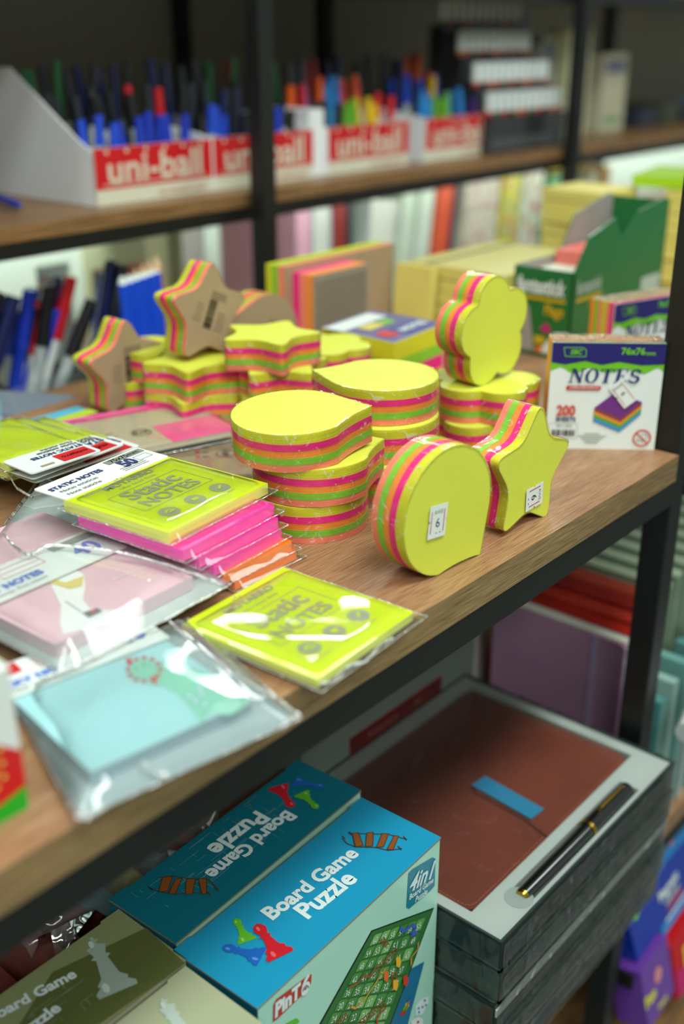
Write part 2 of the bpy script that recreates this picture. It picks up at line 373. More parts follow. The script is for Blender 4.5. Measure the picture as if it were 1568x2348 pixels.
# flowers
pad('flower', (.6373, .411, .0228), radians(10), 'flower-shaped neon pad lying directly under the upright flower pad', R=.0385)
pad('flower', (.6320, .410, 0), radians(30), 'flower-shaped neon pad lying on the wood, lowest under the upright flower', R=.0385)
def upright(kind, x0, y, z, yaw, roll, lab, face=True, back=False, **k):
    # pad standing on its rim: yellow face towards the aisle (face) or towards the wall
    o = pad(kind, (x0, y, z), 0, lab, back=back, **k)
    if face: m = Matrix.Rotation(yaw, 4, 'Z') @ Matrix.Rotation(pi/2, 4, 'X') @ Matrix.Rotation(roll, 4, 'Z')
    else: m = Matrix.Rotation(yaw+pi, 4, 'Z') @ Matrix.Rotation(pi/2, 4, 'X') @ Matrix.Rotation(roll, 4, 'Z')
    o.rotation_euler = m.to_euler(); return o
# face at y-t: local z -> -Y for face ones
o = upright('bubble', .4480, .3290, .0358, radians(-4), radians(-50), 'upright speech-bubble pad with price sticker standing at the shelf edge', R=.0362)
c_ = face_local(o, 1003, 1195, .3065); price_sticker(o, c_.x, c_.y, T+.0008, radians(50-6))
o = upright('star', .5300, .3280, .0335, radians(-2), radians(-6), 'upright star pad with price sticker standing at the shelf edge', R=.0425)
c_ = face_local(o, 1222, 1138, .3055); price_sticker(o, c_.x, c_.y, T+.0008, radians(6-88), w=.0140, h=.0175)
o = upright('flower', .6345, .4250, .0815, radians(-3), radians(8), 'upright flower-shaped pad standing on two stacked flower pads', R=.0385)
# stars at the back left
upright('star', .5170, .6780-.0225, .0333, radians(0), radians(0), 'kraft-backed star pad standing on the wood, leftmost of the pads', False, True, R=.0405, brot=radians(0))
upright('star', .5520, .6000, .0780, radians(0), radians(8), 'kraft-backed star pad standing high on two stacked star pads', False, True, R=.0405, brot=radians(18))
pad('star', (.5390, .6080, .0226), radians(60), 'star pad lying under the raised upright star, upper of its stack')
pad('star', (.5370, .6050, 0), radians(52), 'star pad lying on the wood, lower of the stack under the raised upright star')
pad('flower', (.5400, .6660, .0226), radians(10), 'flower pad lying behind the raised star stack, upper of two', R=.0300)
pad('flower', (.5400, .6660, 0), radians(28), 'flower pad lying on the wood behind the raised star stack', R=.0310)
pad('star', (.5690, .5560, .0455), radians(76), 'star pad topping the stack behind the front speech bubbles')
pad('star', (.5730, .5500, .0228), radians(100), 'star pad in the middle of the stack behind the front speech bubbles')
pad('star', (.5680, .5520, 0), radians(96), 'star pad at the bottom of the stack behind the front speech bubbles')
pad('flower', (.6380, .5590, .0228), radians(60), 'flower pad lying between the topmost star pad and the labelled cube, upper of two', R=.034)
pad('flower', (.6370, .5580, 0), radians(20), 'flower pad on the wood left of the labelled cube, under another flower pad', R=.034)
o = upright('bubble', .6420, .6300, .0355, radians(0), radians(30), 'round kraft-backed pad standing behind the raised star pad', False, True, R=.0375)
o = upright('bubble', .6310, .6700, .0362, radians(0), radians(-12), 'speech-bubble pad standing farthest back behind the raised star, nearly hidden', False, False)

# ================================================================== helpers that print marks on real planes
CAMV = Vector((0, 0, CAMH))
def hit(Mx, x, y):
    d = Vector(ray(x, y)); n = Mx.to_3x3() @ Vector((0, 0, 1)); o = Mx.translation
    t = (o-CAMV).dot(n)/d.dot(n); p = Mx.inverted() @ (CAMV+d*t); return (p.x, p.y)
class PR(MB):
    """mesh builder whose plane X carries printed marks"""
    def on(s, X): s.X = X; return s
    def px(s, pts, m, z=.0003): s.poly(ccw([hit(s.X, *p) for p in pts]), m, z); return s
    def pline(s, pts, w, m, z=.0004): s.line([hit(s.X, *p) for p in pts], w, m, z)
    def ptext(s, t, a, b_, m, hf=1.0, bold=.02, shear=0, z=.0004):
        A = Vector(hit(s.X, *a)); B_ = Vector(hit(s.X, *b_)); vs, fs = glyphs(t, bold, shear, 'CENTER')
        x0 = min(v[0] for v in vs); x1 = max(v[0] for v in vs); w = (B_-A).length; k = w/(x1-x0); c = (A+B_)/2; r = atan2((B_-A).y, (B_-A).x)
        ca, sa = cos(r), sin(r)
        s.add([(c.x+((u-(x0+x1)/2)*k)*ca-(v*k*hf)*sa, c.y+((u-(x0+x1)/2)*k)*sa+(v*k*hf)*ca, z) for u, v in vs], fs, m)
def ccw(p):
    a = sum(p[i-1][0]*p[i][1]-p[i][0]*p[i-1][1] for i in range(len(p))); return p if a > 0 else p[::-1]
def thing(name, label, cat, loc, group=None):
    o = empty(name, loc); return tag(o, label, cat, group)
def solo(b, name, label, cat, group=None, smooth=False, bev=0):
    """one mesh that is a whole thing, its origin at its base"""
    xs = [v[0] for v in b.v]; ys = [v[1] for v in b.v]; zs = [v[2] for v in b.v]
    c = Vector(((min(xs)+max(xs))/2, (min(ys)+max(ys))/2, min(zs)))
    b.v = [(v[0]-c.x, v[1]-c.y, v[2]-c.z) for v in b.v]
    o = b.build(name, None, loc=c, smooth=smooth)
    if bev: bevel(o, bev)
    return tag(o, label, cat, group)
def sub(b, name, parent, label=None, smooth=False, bev=0):
    w = parent.matrix_basis.translation.copy(); R_ = parent.rotation_euler.to_matrix().to_4x4()
    inv = (Matrix.Translation(w) @ R_).inverted() if parent.parent is None else Matrix.Identity(4)
    if parent.parent is not None:
        g = parent.parent; inv = (Matrix.Translation(g.location) @ Matrix.Translation(parent.location)).inverted()
    b.v = [tuple(inv @ Vector(v)) for v in b.v]
    o = b.build(name, parent, smooth=smooth)
    if label: o['label'] = label
    if bev: bevel(o, bev)
    return o
def sheetframe(a, b_, z):
    """plane at height z, its x along the photographed edge a->b"""
    A = P(a[0], a[1], z); B_ = P(b_[0], b_[1], z); u = (B_-A); L = u.length; u.normalize()
    return frame(A, u, Vector((-u.y, u.x, 0))), L
def slab(b, X, w, h, t, m, side=None, x0=0, y0=0, r=0):
    """rectangle on frame X from its z=-t up to z=0"""
    b.X = X
    pts = [(x0, y0), (x0+w, y0), (x0+w, y0+h), (x0, y0+h)]
    if r: pts = rounded(pts, r, 4)
    b.prism(pts, -t, 0, side or m, m, side or m)
seam = film('folded_seam_film', .30, .6, 200, .3, 90, glossmul=3.0, rough=.12)
def sleeve(parent, quad, z0, h, seed=1, mat=None, bul=.0, nx=22, ny=18, seams=True, amp=.0006):
    """clear bag: a softly wrinkled upper film hanging over its contents, with bead-like welded edges"""
    rn = random.Random(seed); b = MB(); vs = []; ph = [(rn.uniform(4, 11), rn.uniform(4, 11), rn.uniform(0, 6.3)) for _ in range(4)]
    Q = [Vector((q[0], q[1])) for q in quad]
    for j in range(ny+1):
        for i in range(nx+1):
            s_, t_ = i/nx, j/ny; p = Q[0]*(1-s_)*(1-t_)+Q[1]*s_*(1-t_)+Q[2]*s_*t_+Q[3]*(1-s_)*t_
            e = min(s_, 1-s_, t_, 1-t_); f = min(1, e/.10); f = f*f*(3-2*f)
            w = sum(sin(a*s_*1.7+c_*t_*1.3+q) for a, c_, q in ph)/4
            vs.append((p.x, p.y, z0+h*f+amp*w*f+rn.uniform(-.00002, .00002)*f+.0002))
    fs = [(j*(nx+1)+i, j*(nx+1)+i+1, (j+1)*(nx+1)+i+1, (j+1)*(nx+1)+i) for j in range(ny) for i in range(nx)]
    b.add(vs, fs, mat or clear); o = sub(b, 'plastic_sleeve', parent, 'clear glossy plastic sleeve', smooth=True)
    if seams:
        b = MB()
        for k in range(4):
            a = Q[k]; c = Q[(k+1) % 4]; N_ = 14; pr = None
            for i in range(N_+1):
                t_ = i/N_; p = a+(c-a)*t_; q = Vector((p.x, p.y, z0+.0006+rn.uniform(-.0002, .0003)))
                if pr is not None: b.tube(pr, q, .00028, .00028, seam, 6, False)
                pr = q
        sub(b, 'sleeve_seam', parent, smooth=True)
    return o

# ================================================================== STATIC NOTE PACKETS
sy = pmat('static_yellow_film', 'C9DA10', .25, .5, coat=.5, var=.03, nscale=20)
sedge = pmat('static_yellow_edge', 'DCE56A', .4, var=.05, nscale=1, stretch=(20, 20, 2500), bump=.3, bscale=1)
sg = pmat('static_silver_print', '9CA18A', .35, .6)
spk = pmat('static_pink_film', 'F0229C', .25, .5, coat=.4, var=.03); spe = pmat('static_pink_edge', 'F04FAE', .3, coat=.3, var=.04)
sor = pmat('static_orange_film', 'FF7A12', .25, .5, coat=.4, var=.03); soe = pmat('static_orange_edge', 'FF8F45', .3, coat=.3, var=.04)
def static_face(b, X, w, h, ink):
    b.X = X
    L = lambda t, y, wd, m, bold=.02, hf=1: None
    def tx(t, x0, x1, y, m, bold=.02, hf=1.0):
        vs, fs = glyphs(t, bold, 0, 'CENTER'); a = min(v[0] for v in vs); c = max(v[0] for v in vs); k = (x1-x0)/(c-a)
        b.add([((x0+x1)/2*1.0+(u-(a+c)/2)*k, y+v*k*hf, .0003) for u, v in vs], fs, m)
    tx('MÖTARRO', w*.27, w*.73, h*.88, ink, .035, .9); tx('Office  School  Family', w*.34, w*.68, h*.80, ink, 0, 1)
    for k in range(3): b.rect(w*(.43+.03*k), h*(.945+(.01 if k == 1 else 0)), w*(.44+.03*k), h*(.965+(.012 if k == 1 else 0)), ink, .0003)
    b.ring(w*.755, h*.93, w*.008, w*.012, ink, .0003, 10)
    tx('Static', w*.25, w*.74, h*.650, ink, .022, 1.0); tx('NOTES', w*.24, w*.76, h*.465, ink, .022, 1.0)
    x0, y0, x1, y1 = w*.17, h*.375, w*.83, h*.745
    b.line([(x0, y0), (x1, y0), (x1, y1), (x0, y1), (x0, y0)], .0004, ink, .0002)
    for cx in (.25, .5, .75):
        b.disc(w*cx, h*.235, w*.075, ink, .0002); 
    y_ = sy
    b.line([(w*.21, h*.23), (w*.25, h*.26)], .0013, y_, .0004); b.line([(w*.25, h*.26), (w*.27, h*.235)], .0013, y_, .0005); b.line([(w*.23, h*.215), (w*.29, h*.225)], .0013, y_, .0006)
    b.rect(w*.475, h*.215, w*.525, h*.255, y_, .0004); b.line([(w*.465, h*.235), (w*.535, h*.235)], .001, y_, .0005)
    b.line([(w*.725, h*.215), (w*.78, h*.26)], .0014, y_, .0004)
    for cx, wd in ((.25, .15), (.5, .11), (.75, .08)): b.rect(w*(cx-wd/2), h*.125, w*(cx+wd/2), h*.13, ink, .0003)
def header_art(b, X, w, h, flip=False):
    b.X = X
    if flip: b.X = X @ Matrix.Translation((w, h, 0)) @ Matrix.Rotation(pi, 4, 'Z')
    def tx(t, x0, x1, y, m, bold=.02, hf=1.0):
        vs, fs = glyphs(t, bold, 0, 'CENTER'); a = min(v[0] for v in vs); c = max(v[0] for v in vs); k = (x1-x0)/(c-a)
        b.add([((x0+x1)/2+(u-(a+c)/2)*k, y+v*k*hf, .0003) for u, v in vs], fs, m)
    return tx
def static_packet(a, b_, z, h, name_col, face, edge, label, header=True, art=True, t=.0055, hdr=.024, group=None, sleeved=True, seed=1, ext=.006):
    X, w = sheetframe(a, b_, z+t); g = X.translation + X.to_3x3() @ Vector((w/2, h/2, -t))
    o = thing('note_packet', label, 'note packet', g, group)
    b = MB(); slab(b, X, w, h, t, face, edge)
    if art: static_face(b, X, w, h, sg)
    sub(b, 'note_block', o)
    if header:
        b = MB(); Xh = X @ Matrix.Translation((0, h-.002, .0004)); slab(b, Xh, w, hdr, .0006, white, white, r=.002)
        tx = header_art(b, Xh, w, hdr)
        b.X = Xh
        tx('STATIC NOTES', w*.04, w*.52, hdr*.62, inkb, .04); tx('Notas estaticas', w*.07, w*.40, hdr*.38, black, .0); tx('Note statiche', w*.07, w*.37, hdr*.16, black, .0)
        b.rect(w*.62, hdr*.70, w*.98, hdr*.92, dgrey, .0003); tx('75x75mm', w*.66, w*.94, hdr*.81, white, .02); tx('50', w*.66, w*.80, hdr*.46, inkb, .05, 1.2)
        for k in range(3): b.rect(w*.60, hdr*(.30-.08*k), w*.84, hdr*(.32-.08*k), dgrey, .0003)
        b.line([(w*.82, hdr*.6), (w*.95, hdr*.6), (w*.95, hdr*.36), (w*.82, hdr*.36), (w*.82, hdr*.6)], .0003, inkb, .0003)
        sub(b, 'header_card', o, 'white printed header card')
    if sleeved:
        e = ext; q = [X @ Vector(v) for v in ((-.003, -e, 0), (w+e, -e, 0), (w+e, h+.002, 0), (-.003, h+.002, 0))]
        sleeve(o, q, z+.0008, t+.0006, seed, amp=.0003, mat=film('taut_sleeve_film', .02, .15, 12, .05, 60, glossmul=1.2))
    return o
# front yellow packet at the shelf edge
static_packet((727, 1558), (948, 1403), .0035, .083, 'y', sy, sedge, 'neon yellow static notes packet lying alone at the shelf edge', t=.0045, seed=4, ext=.005, header=False)
# the fanned pile
fan = [(None, (538, 1330), (680, 1258), .0003, sor, soe, 'orange note packet at the very bottom of the fanned pile', False, 7),
       (None, (512, 1315), (668, 1240), .0068, sor, soe, 'orange note packet second from the bottom of the fanned pile', False, 8),
       (None, (490, 1297), (645, 1213), .0133, spk, spe, 'pink note packet lying on the orange ones in the pile', False, 9),
       (None, (455, 1278), (637, 1187), .0198, spk, spe, 'pink note packet in the middle of the pink ones', False, 10),
       (None, (420, 1262), (628, 1155), .0263, spk, spe, 'pink note packet directly under the yellow static notes', True, 11),
       (None, (386, 1222), (614, 1108), .0328, sy, sedge, 'neon yellow static notes packet on top of the fanned pile', True, 12)]
for i, (_, a, b_, z, f_, e_, lab, art, sd) in enumerate(fan):
    static_packet(a, b_, z, .076, '', f_, e_, lab, header=(i == 5), art=art, t=.0062, seed=sd, hdr=.026, sleeved=True, ext=.004)

# ================================================================== HEADER CARDS of the packets turned round
def hdr_card(a, b_, z, h, lab, sd):
    X, w = sheetframe(a, b_, z)
    b = MB(); o = thing('static_note_packet', lab, 'note packet', X.translation+X.to_3x3() @ Vector((w/2, h/2, -.001)))
    slab(b, X, w, h, .0009, white, white, r=.003)
    tx = header_art(b, X, w, h, True)
    b.rect(w*.52-w*.5, h*.55, w*.02, h*.56, red, .0002)
    b.rect(w*.06, h*.52, w*.52, h*.95, red, .0003); tx('mötarro', w*.10, w*.46, h*.73, white, .03)
    tx('STATIC NOTES', w*.03, w*.75, h*.38, inkb, .04); tx('Notas estaticas', w*.04, w*.60, h*.22, black); tx('Note statiche', w*.05, w*.50, h*.09, black)
    b.rect(w*.62, h*.80, w*.80, h*.88, kraft, .0003)
    sub(b, 'header_card', o, 'white header card with red logo panel')
    b = MB(); slab(b, X @ Matrix.Translation((0, h*.8, -.0012)), w, .075, .004, sy, sedge); sub(b, 'note_block', o)
    q = [X @ Vector(v) for v in ((-.004, h*.75, 0), (w+.004, h*.75, 0), (w+.004, h+.075, 0), (-.004, h+.075, 0))]
    sleeve(o, q, z-.004, .0045, sd)
hdr_card((80, 1106), (322, 1022), .0225, .030, 'static notes packet turned round, third and lowest of the fanned headers', 21)
hdr_card((76, 1098), (286, 1018), .0285, .030, 'static notes packet turned round, middle of the fanned white headers', 22)
hdr_card((72, 1086), (234, 1033), .0345, .030, 'static notes packet turned round, its white header on top of the fan', 23)

# packs lying behind the fan, backs up
def back_pack(a, b_, z, h, t, lab, body, marks, name='memo_pad_packet'):
    X, w = sheetframe(a, b_, z+t); g = X.translation+X.to_3x3() @ Vector((w/2, h/2, -t))
    o = thing(name, lab, 'note packet', g); b = MB(); slab(b, X, w, h, t, body, body); marks(b, w, h); sub(b, 'backing_card', o); return o, X, w
pkb = pmat('faded_pink_print', 'E8589A', .5)
def mk1(b, w, h):
    b.rect(w*.55, 0, w, h*.45, pkb, .0002); b.rect(w*.0, h*.85, w*.75, h, pkb, .0002)
    for k in range(4): b.rect(w*.08, h*(.3+.05*k), w*(.25+.04*(k % 2)), h*(.315+.05*k), dgrey, .0003)
    b.ring(w*.45, h*.35, .006, .007, black, .0003); b.text('PAP', w*.45, h*.35, .006, black, .0003, .03)
o, X, w = back_pack((205, 1052), (545, 985), .008, .085, .004, 'packet lying face down behind the fan, pale card with pink blocks', kraft2, mk1)
q = [X @ Vector(v) for v in ((-.004, -.01, 0), (w+.014, -.01, 0), (w+.006, .088, 0), (-.004, .088, 0))]; sleeve(o, q, .0082, .0045, 31)
def mk2(b, w, h):
    b.ring(w*.72, h*.45, .0062, .007, black, .0003); b.poly([(w*.70, h*.40), (w*.74, h*.40), (w*.755, h*.47), (w*.72, h*.52), (w*.685, h*.47)], black, .0003)
    for k in range(3): b.rect(w*.45, h*(.38+.1*k), w*.49, h*(.44+.1*k), pmat('faded_red_print', 'B0382C', .5), .0003)
    for k in range(3): b.rect(w*.51, h*(.39+.1*k), w*.57, h*(.41+.1*k), black, .0003)
o, X, w = back_pack((330, 1100), (600, 1085), .0008, .09, .0022, 'kraft card packet lying face down against the front speech-bubble stack', kraft, mk2)
q = [X @ Vector(v) for v in ((-.004, -.006, 0), (w+.006, -.006, 0), (w+.006, .09, 0), (-.004, .09, 0))]; sleeve(o, q, .001, .0028, 32)
for i, (a, b_, z, cn, lab) in enumerate([((150, 985), (250, 952), .0045, '8E1450', 'magenta memo pad lying behind the fanned headers'),
        ((115, 978), (225, 944), .0045, 'B9D63A', 'lime memo pad lying next to the magenta one'), ((80, 972), (198, 938), .0045, '5BB8D6', 'sky blue memo pad lying farthest from the fanned headers')]):
    X, w = sheetframe(a, b_, z); b = MB(); slab(b, X, w, .012, .0042, pmat('memo_'+cn, cn, .5)); solo(b, 'memo_pad', lab, 'memo pad')
# lime packet at the left border
X, w = sheetframe((-60, 1085), (112, 1000), .012); o = thing('note_packet', 'lime packet in a shiny sleeve at the left border of the table', 'note packet', X.translation)
b = MB(); slab(b, X, w, .07, .010, pmat('lime_sheet', 'A8CC10', .4, coat=.4)); sub(b, 'note_block', o)
q = [X @ Vector(v) for v in ((-.004, -.01, 0), (w+.006, -.01, 0), (w+.006, .075, 0), (-.004, .075, 0))]; sleeve(o, q, .003, .0102, 33)

# ================================================================== GOOSE NOTE PACKET (pink) and DINOSAUR NOTE PACKET (teal)
def big_packet(lab, e0, e1, z, t, h, face, side, sl, backm, hdr_h, art, seed, bz=.001):
    X, w = sheetframe(e0, e1, z+t); g = X.translation+X.to_3x3() @ Vector((w/2, h/2, -t))
    o = thing('note_packet', lab, 'note packet', g)
    q = [P(p[0], p[1], z) for p in sl]
    b = MB(); c = sum(q, Vector())/4
    b.prism(ccw([(c.x+(v.x-c.x)*.965, c.y+(v.y-c.y)*.965) for v in q]), z-.0012, z-.0004, backm, backm, backm); sub(b, 'backing_card', o)
    b = PR(); slab(b, X, w, h, t, face, side); art(b, X, w, h); sub(b, 'note_block', o)
    return o, X, w, q
gpink = pmat('goose_pink_paper', 'DDB9C2', .5, .4, var=.02); gside = pmat('pale_pink_edge', 'CDAFBB', .5)
ggrey = pmat('pale_grey_backing', 'B9C8C2', .35, .5); ygold = pmat('mustard_print', 'D3C25A', .5)
def goose(b, X, w, h):
    gw = pmat('goose_white', 'E6ECEA', .5); b.X = X
    b.px([(118, 1322), (160, 1300), (192, 1318), (196, 1345), (190, 1375), (205, 1395), (245, 1400), (280, 1398), (255, 1425), (205, 1440), (145, 1455), (138, 1430), (140, 1390), (128, 1365), (118, 1345)], gw, .0002)
    b.px([(108, 1325), (150, 1337), (192, 1322), (188, 1345), (160, 1352), (128, 1342), (112, 1338)], ygold, .0004)
    b.px([(142, 1312), (152, 1308), (158, 1314), (148, 1319)], pmat('goose_beak', 'D9B48A', .5), .0004)
    b.px([(136, 1308), (140, 1306), (141, 1310), (137, 1312)], black, .0005); b.px([(160, 1303), (164, 1301), (165, 1305), (161, 1307)], black, .0005)
    b.px([(188, 1407), (222, 1395), (236, 1403), (204, 1418)], pmat('goose_bag', '3F5650', .5), .0004); b.px([(206, 1403), (216, 1399), (220, 1404), (210, 1409)], red, .0006)
    b.pline([(188, 1405), (165, 1390), (150, 1380)], .0006, dgrey)
    b.ptext('sticky notes', (258, 1330), (335, 1300), gw, bold=.0)
o, X, w, q = big_packet('pink packet printed with a white goose in a yellow scarf, in a large clear bag', (128, 1478), (442, 1322), .0120, .007, .060, gpink, gside,
    [(-140, 1400), (150, 1548), (530, 1342), (100, 1085)], ggrey, .03, goose, 41)
def white_header(o, X, w, y0, h, zt, s1, s2, n, seed):
    b = PR(); Xh = X @ Matrix.Translation((-.01, y0, zt)); slab(b, Xh, w+.012, h, .0006, white, white, r=.001); W_ = w+.012
    def tx(t, x0, x1, y, m, bold=.02, hf=1.0):
        vs, fs = glyphs(t, bold, 0, 'CENTER'); a = min(v[0] for v in vs); c = max(v[0] for v in vs); k = (x1-x0)/(c-a)
        b.add([((x0+x1)/2+(u-(a+c)/2)*k, y+v*k*hf, .0003) for u, v in vs], fs, m)
    b.X = Xh
    tx(s1, W_*.02, W_*.52, h*.34, blueink, .05); tx(s2, W_*.05, W_*.50, h*.15, dgrey, 0)
    b.rect(W_*.70, h*.72, W_*.98, h*.90, dgrey, .0003); tx(n, W_*.76, W_*.92, h*.45, blueink, .03, 1.1)
    b.rect(W_*.10, h*.62, W_*.26, h*.95, red, .0003); b.line([(W_*.34, h*.55), (W_*.60, h*.55), (W_*.60, h*.85), (W_*.34, h*.85), (W_*.34, h*.55)], .0005, pmat('pale_red_print', 'E09A96', .5), .0003)
    b.line([(W_*.34, h*.70), (W_*.60, h*.70)], .0004, pmat('pale_red_print', 'E09A96', .5), .0003)
    sub(b, 'header_card', o, 'white header card printed in blue')
white_header(o, X, w, .050, .034, .0016, 'STICKY NOTES', 'Notas adhesivas  Post adesivi', '40', 1)
b = MB(); slab(b, X @ Matrix.Translation((-.012, .080, -.002)), w+.02, .05, .001, gpink, gside); sub(b, 'cover_card', o)
sleeve(o, q, .0118, .0105, 42, amp=.0012, mat=film('large_clear_bag_film', .10, .32, 14, .10, 40, glossmul=1.2))
teal = pmat('pale_teal_paper', '9FD2D6', .5, .4, var=.02); tside = pmat('teal_pad_edge', '86A9B4', .5)
def dino(b, X, w, h):
    g1 = pmat('mint_green_print', '7CC8AE', .5); g2 = pmat('light_mint_print', '9BD8C6', .5); g3 = pmat('sea_green_print', '5DB79A', .5); b.X = X
    b.px([(355, 1520), (395, 1527), (450, 1545), (505, 1572), (560, 1605), (575, 1612), (540, 1635), (500, 1620), (480, 1630), (462, 1662), (450, 1640), (425, 1610), (402, 1588), (370, 1572), (340, 1570)], g1, .0002)
    b.px([(500, 1610), (560, 1608), (530, 1640), (490, 1640), (480, 1628)], g2, .0003)
    b.px([(300, 1520), (325, 1510), (350, 1518), (362, 1538), (350, 1555), (320, 1558), (298, 1545)], g1, .0004)
    for i in range(14):
        t = i/13; x = 375+t*180; y = 1523+t*t*72+t*10; b.px([(x-5, y+4), (x+1, y-7), (x+8, y+5)], g3, .0003)
    for i in range(12):
        a = 2*pi*i/12; x = 330+37*cos(a); y = 1537+27*sin(a); b.px([(x-5, y-3), (x+5, y-4), (x+6, y+3), (x-4, y+4)], red, .0005)
    b.px([(288, 1512), (300, 1510), (305, 1522), (292, 1526)], red, .0006); b.px([(344, 1556), (362, 1550), (358, 1572), (350, 1566)], red, .0006)
    for x, y in ((312, 1535), (330, 1527)): b.px([(x-2, y-2), (x+2, y-2), (x+2, y+2), (x-2, y+2)], black, .0006)
    wf = pmat('flower_white_print', 'D6E8EE', .5); bf = pmat('flower_blue_print', '7FB0D0', .5)
    for x, y in ((448, 1610), (462, 1595), (434, 1600), (470, 1618), (458, 1582)):
        b.px([(x+8*cos(k*pi/3), y+6*sin(k*pi/3)) for k in range(6)], bf, .0004); b.px([(x+5*cos(k*pi/3), y+4*sin(k*pi/3)) for k in range(6)], wf, .0006)
o, X, w, q = big_packet('pale teal packet printed with a green dinosaur, in a clear bag overhanging the shelf edge', (208, 1772), (577, 1606), .0035, .006, .073, teal, tside,
    [(30, 1610), (178, 1882), (692, 1648), (432, 1418)], pmat('grey_backing', '97A9AB', .3, .5, var=.04), .03, dino, 43)
white_header(o, X, w, .066, .028, .0012, 'STICKY NOTES', 'Notas adhesivas', '40', 2)
sleeve(o, q, .0032, .0085, 44, amp=.0009, mat=MATS['large_clear_bag_film'])

def crease(parent, px, z, r=.00035, dz=.0004, seed=1):
    rn = random.Random(seed); b = MB(); V = [P(x, y, z) for x, y in px]; out = []
    for k in range(len(V)-1):
        for i in range(5):
            t_ = i/5; p0 = V[max(k-1, 0)]; p1, p2 = V[k], V[k+1]; p3 = V[min(k+2, len(V)-1)]
            q = .5*((2*p1)+(p2-p0)*t_+(2*p0-5*p1+4*p2-p3)*t_*t_+(3*p1-p0-3*p2+p3)*t_**3); out.append(q+Vector((0, 0, rn.uniform(-dz, dz))))
    out.append(V[-1])
    for a, c in zip(out[:-1], out[1:]): rr_ = r*rn.uniform(.8, 1.5); b.tube(a, c, rr_, rr_, crs, 6, False)
    sub(b, 'sleeve_crease', parent, 'shiny fold running across the plastic sleeve', smooth=True)
crs = film('shiny_fold_film', .42, .3, 200, .3, 90, glossmul=4.0, rough=.22)
tops = {o['label']: o for o in C.objects if o.get('label') and o.parent is None}
gs_ = [v for k, v in tops.items() if 'goose' in k][0]; ds_ = [v for k, v in tops.items() if 'dinosaur' in k][0]; ys_ = [v for k, v in tops.items() if 'lying alone at the shelf edge' in k][0]
crease(gs_, [(60, 1092), (110, 1107), (200, 1160), (330, 1235), (450, 1300), (520, 1342)], .0135, .0006, seed=1)
crease(gs_, [(5, 1222), (60, 1272), (120, 1250), (250, 1264), (350, 1284), (450, 1318), (515, 1342)], .0240, .0007, seed=2)
crease(gs_, [(520, 1344), (400, 1408), (268, 1480), (130, 1545)], .0130, .0006, seed=3)
crease(gs_, [(20, 1085), (40, 1120), (75, 1140)], .0250, .0006, seed=4)
crease(ds_, [(430, 1420), (470, 1470), (540, 1530), (620, 1590), (688, 1644)], .0050, .0005, seed=5)
crease(ds_, [(388, 1425), (450, 1480), (560, 1560), (630, 1600)], .0125, .0005, seed=6)
crease(ds_, [(325, 1748), (350, 1770), (385, 1778)], .0060, .0012, seed=8)
crease(ds_, [(175, 1870), (200, 1872), (235, 1850)], .0048, .0012, seed=9)
crease(ds_, [(640, 1668), (668, 1652), (680, 1640)], .0048, .0010, seed=10)
crease(ys_, [(900, 1462), (870, 1480), (855, 1498), (835, 1518), (800, 1528), (762, 1560), (735, 1567)], .0050, .0006, seed=7)
# ================================================================== CARTON AND CARD AT THE LEFT BORDER
c0 = P(65, 1850); b = PR(); b.box((c0.x-.085, c0.y, 0), (c0.x, c0.y+.03, .062), white)
Xb = frame((c0.x-.085, c0.y, 0), (1, 0, 0), (0, 0, 1)); b.X = Xb; Wd = .085
b.rect(0, 0, Wd, .011, pmat('grass_green_print', '12A81F', .4), .0003); b.poly([(0, .004), (Wd*.7, .0045), (Wd, .0105), (Wd, .026), (Wd*.9, .033), (Wd*.75, .040), (0, .044)], pmat('bright_red_print', 'D01214', .4), .0005)
b.poly(rounded([(Wd*.5, .046), (Wd*.80, .040), (Wd*.92, .048), (Wd*.86, .058), (Wd*.5, .060)], .003), navy, .0005)
for k in range(7): b.disc(Wd*(.86+.04*(k % 2)), .016+.003*k, .0011, ygold, .0007)
solo(b, 'printed_carton', 'red, green and blue printed carton standing at the lower left border', 'carton')
b = MB(); cy = pmat('cyan_print', '62BCD6', .35, coat=.4); cr = pmat('cream_print', 'D8DDB4', .4, coat=.3)
Xc = frame((.140, .345, .020), Vector((1, -.15, .0)), Vector((-.08, .25, 1))); b.X = Xc
b.prism(rounded([(-.03, 0), (.030, 0), (.058, .062), (.080, .128), (-.02, .132)], .010), -.004, 0, cy, cy, cy); b.poly(rounded([(-.025, .008), (.022, .008), (.048, .062), (.068, .118), (-.015, .122)], .007), cr, .0004)
solo(b, 'rounded_card', 'cyan-rimmed cream card standing up at the left border, heavily out of focus', 'card')

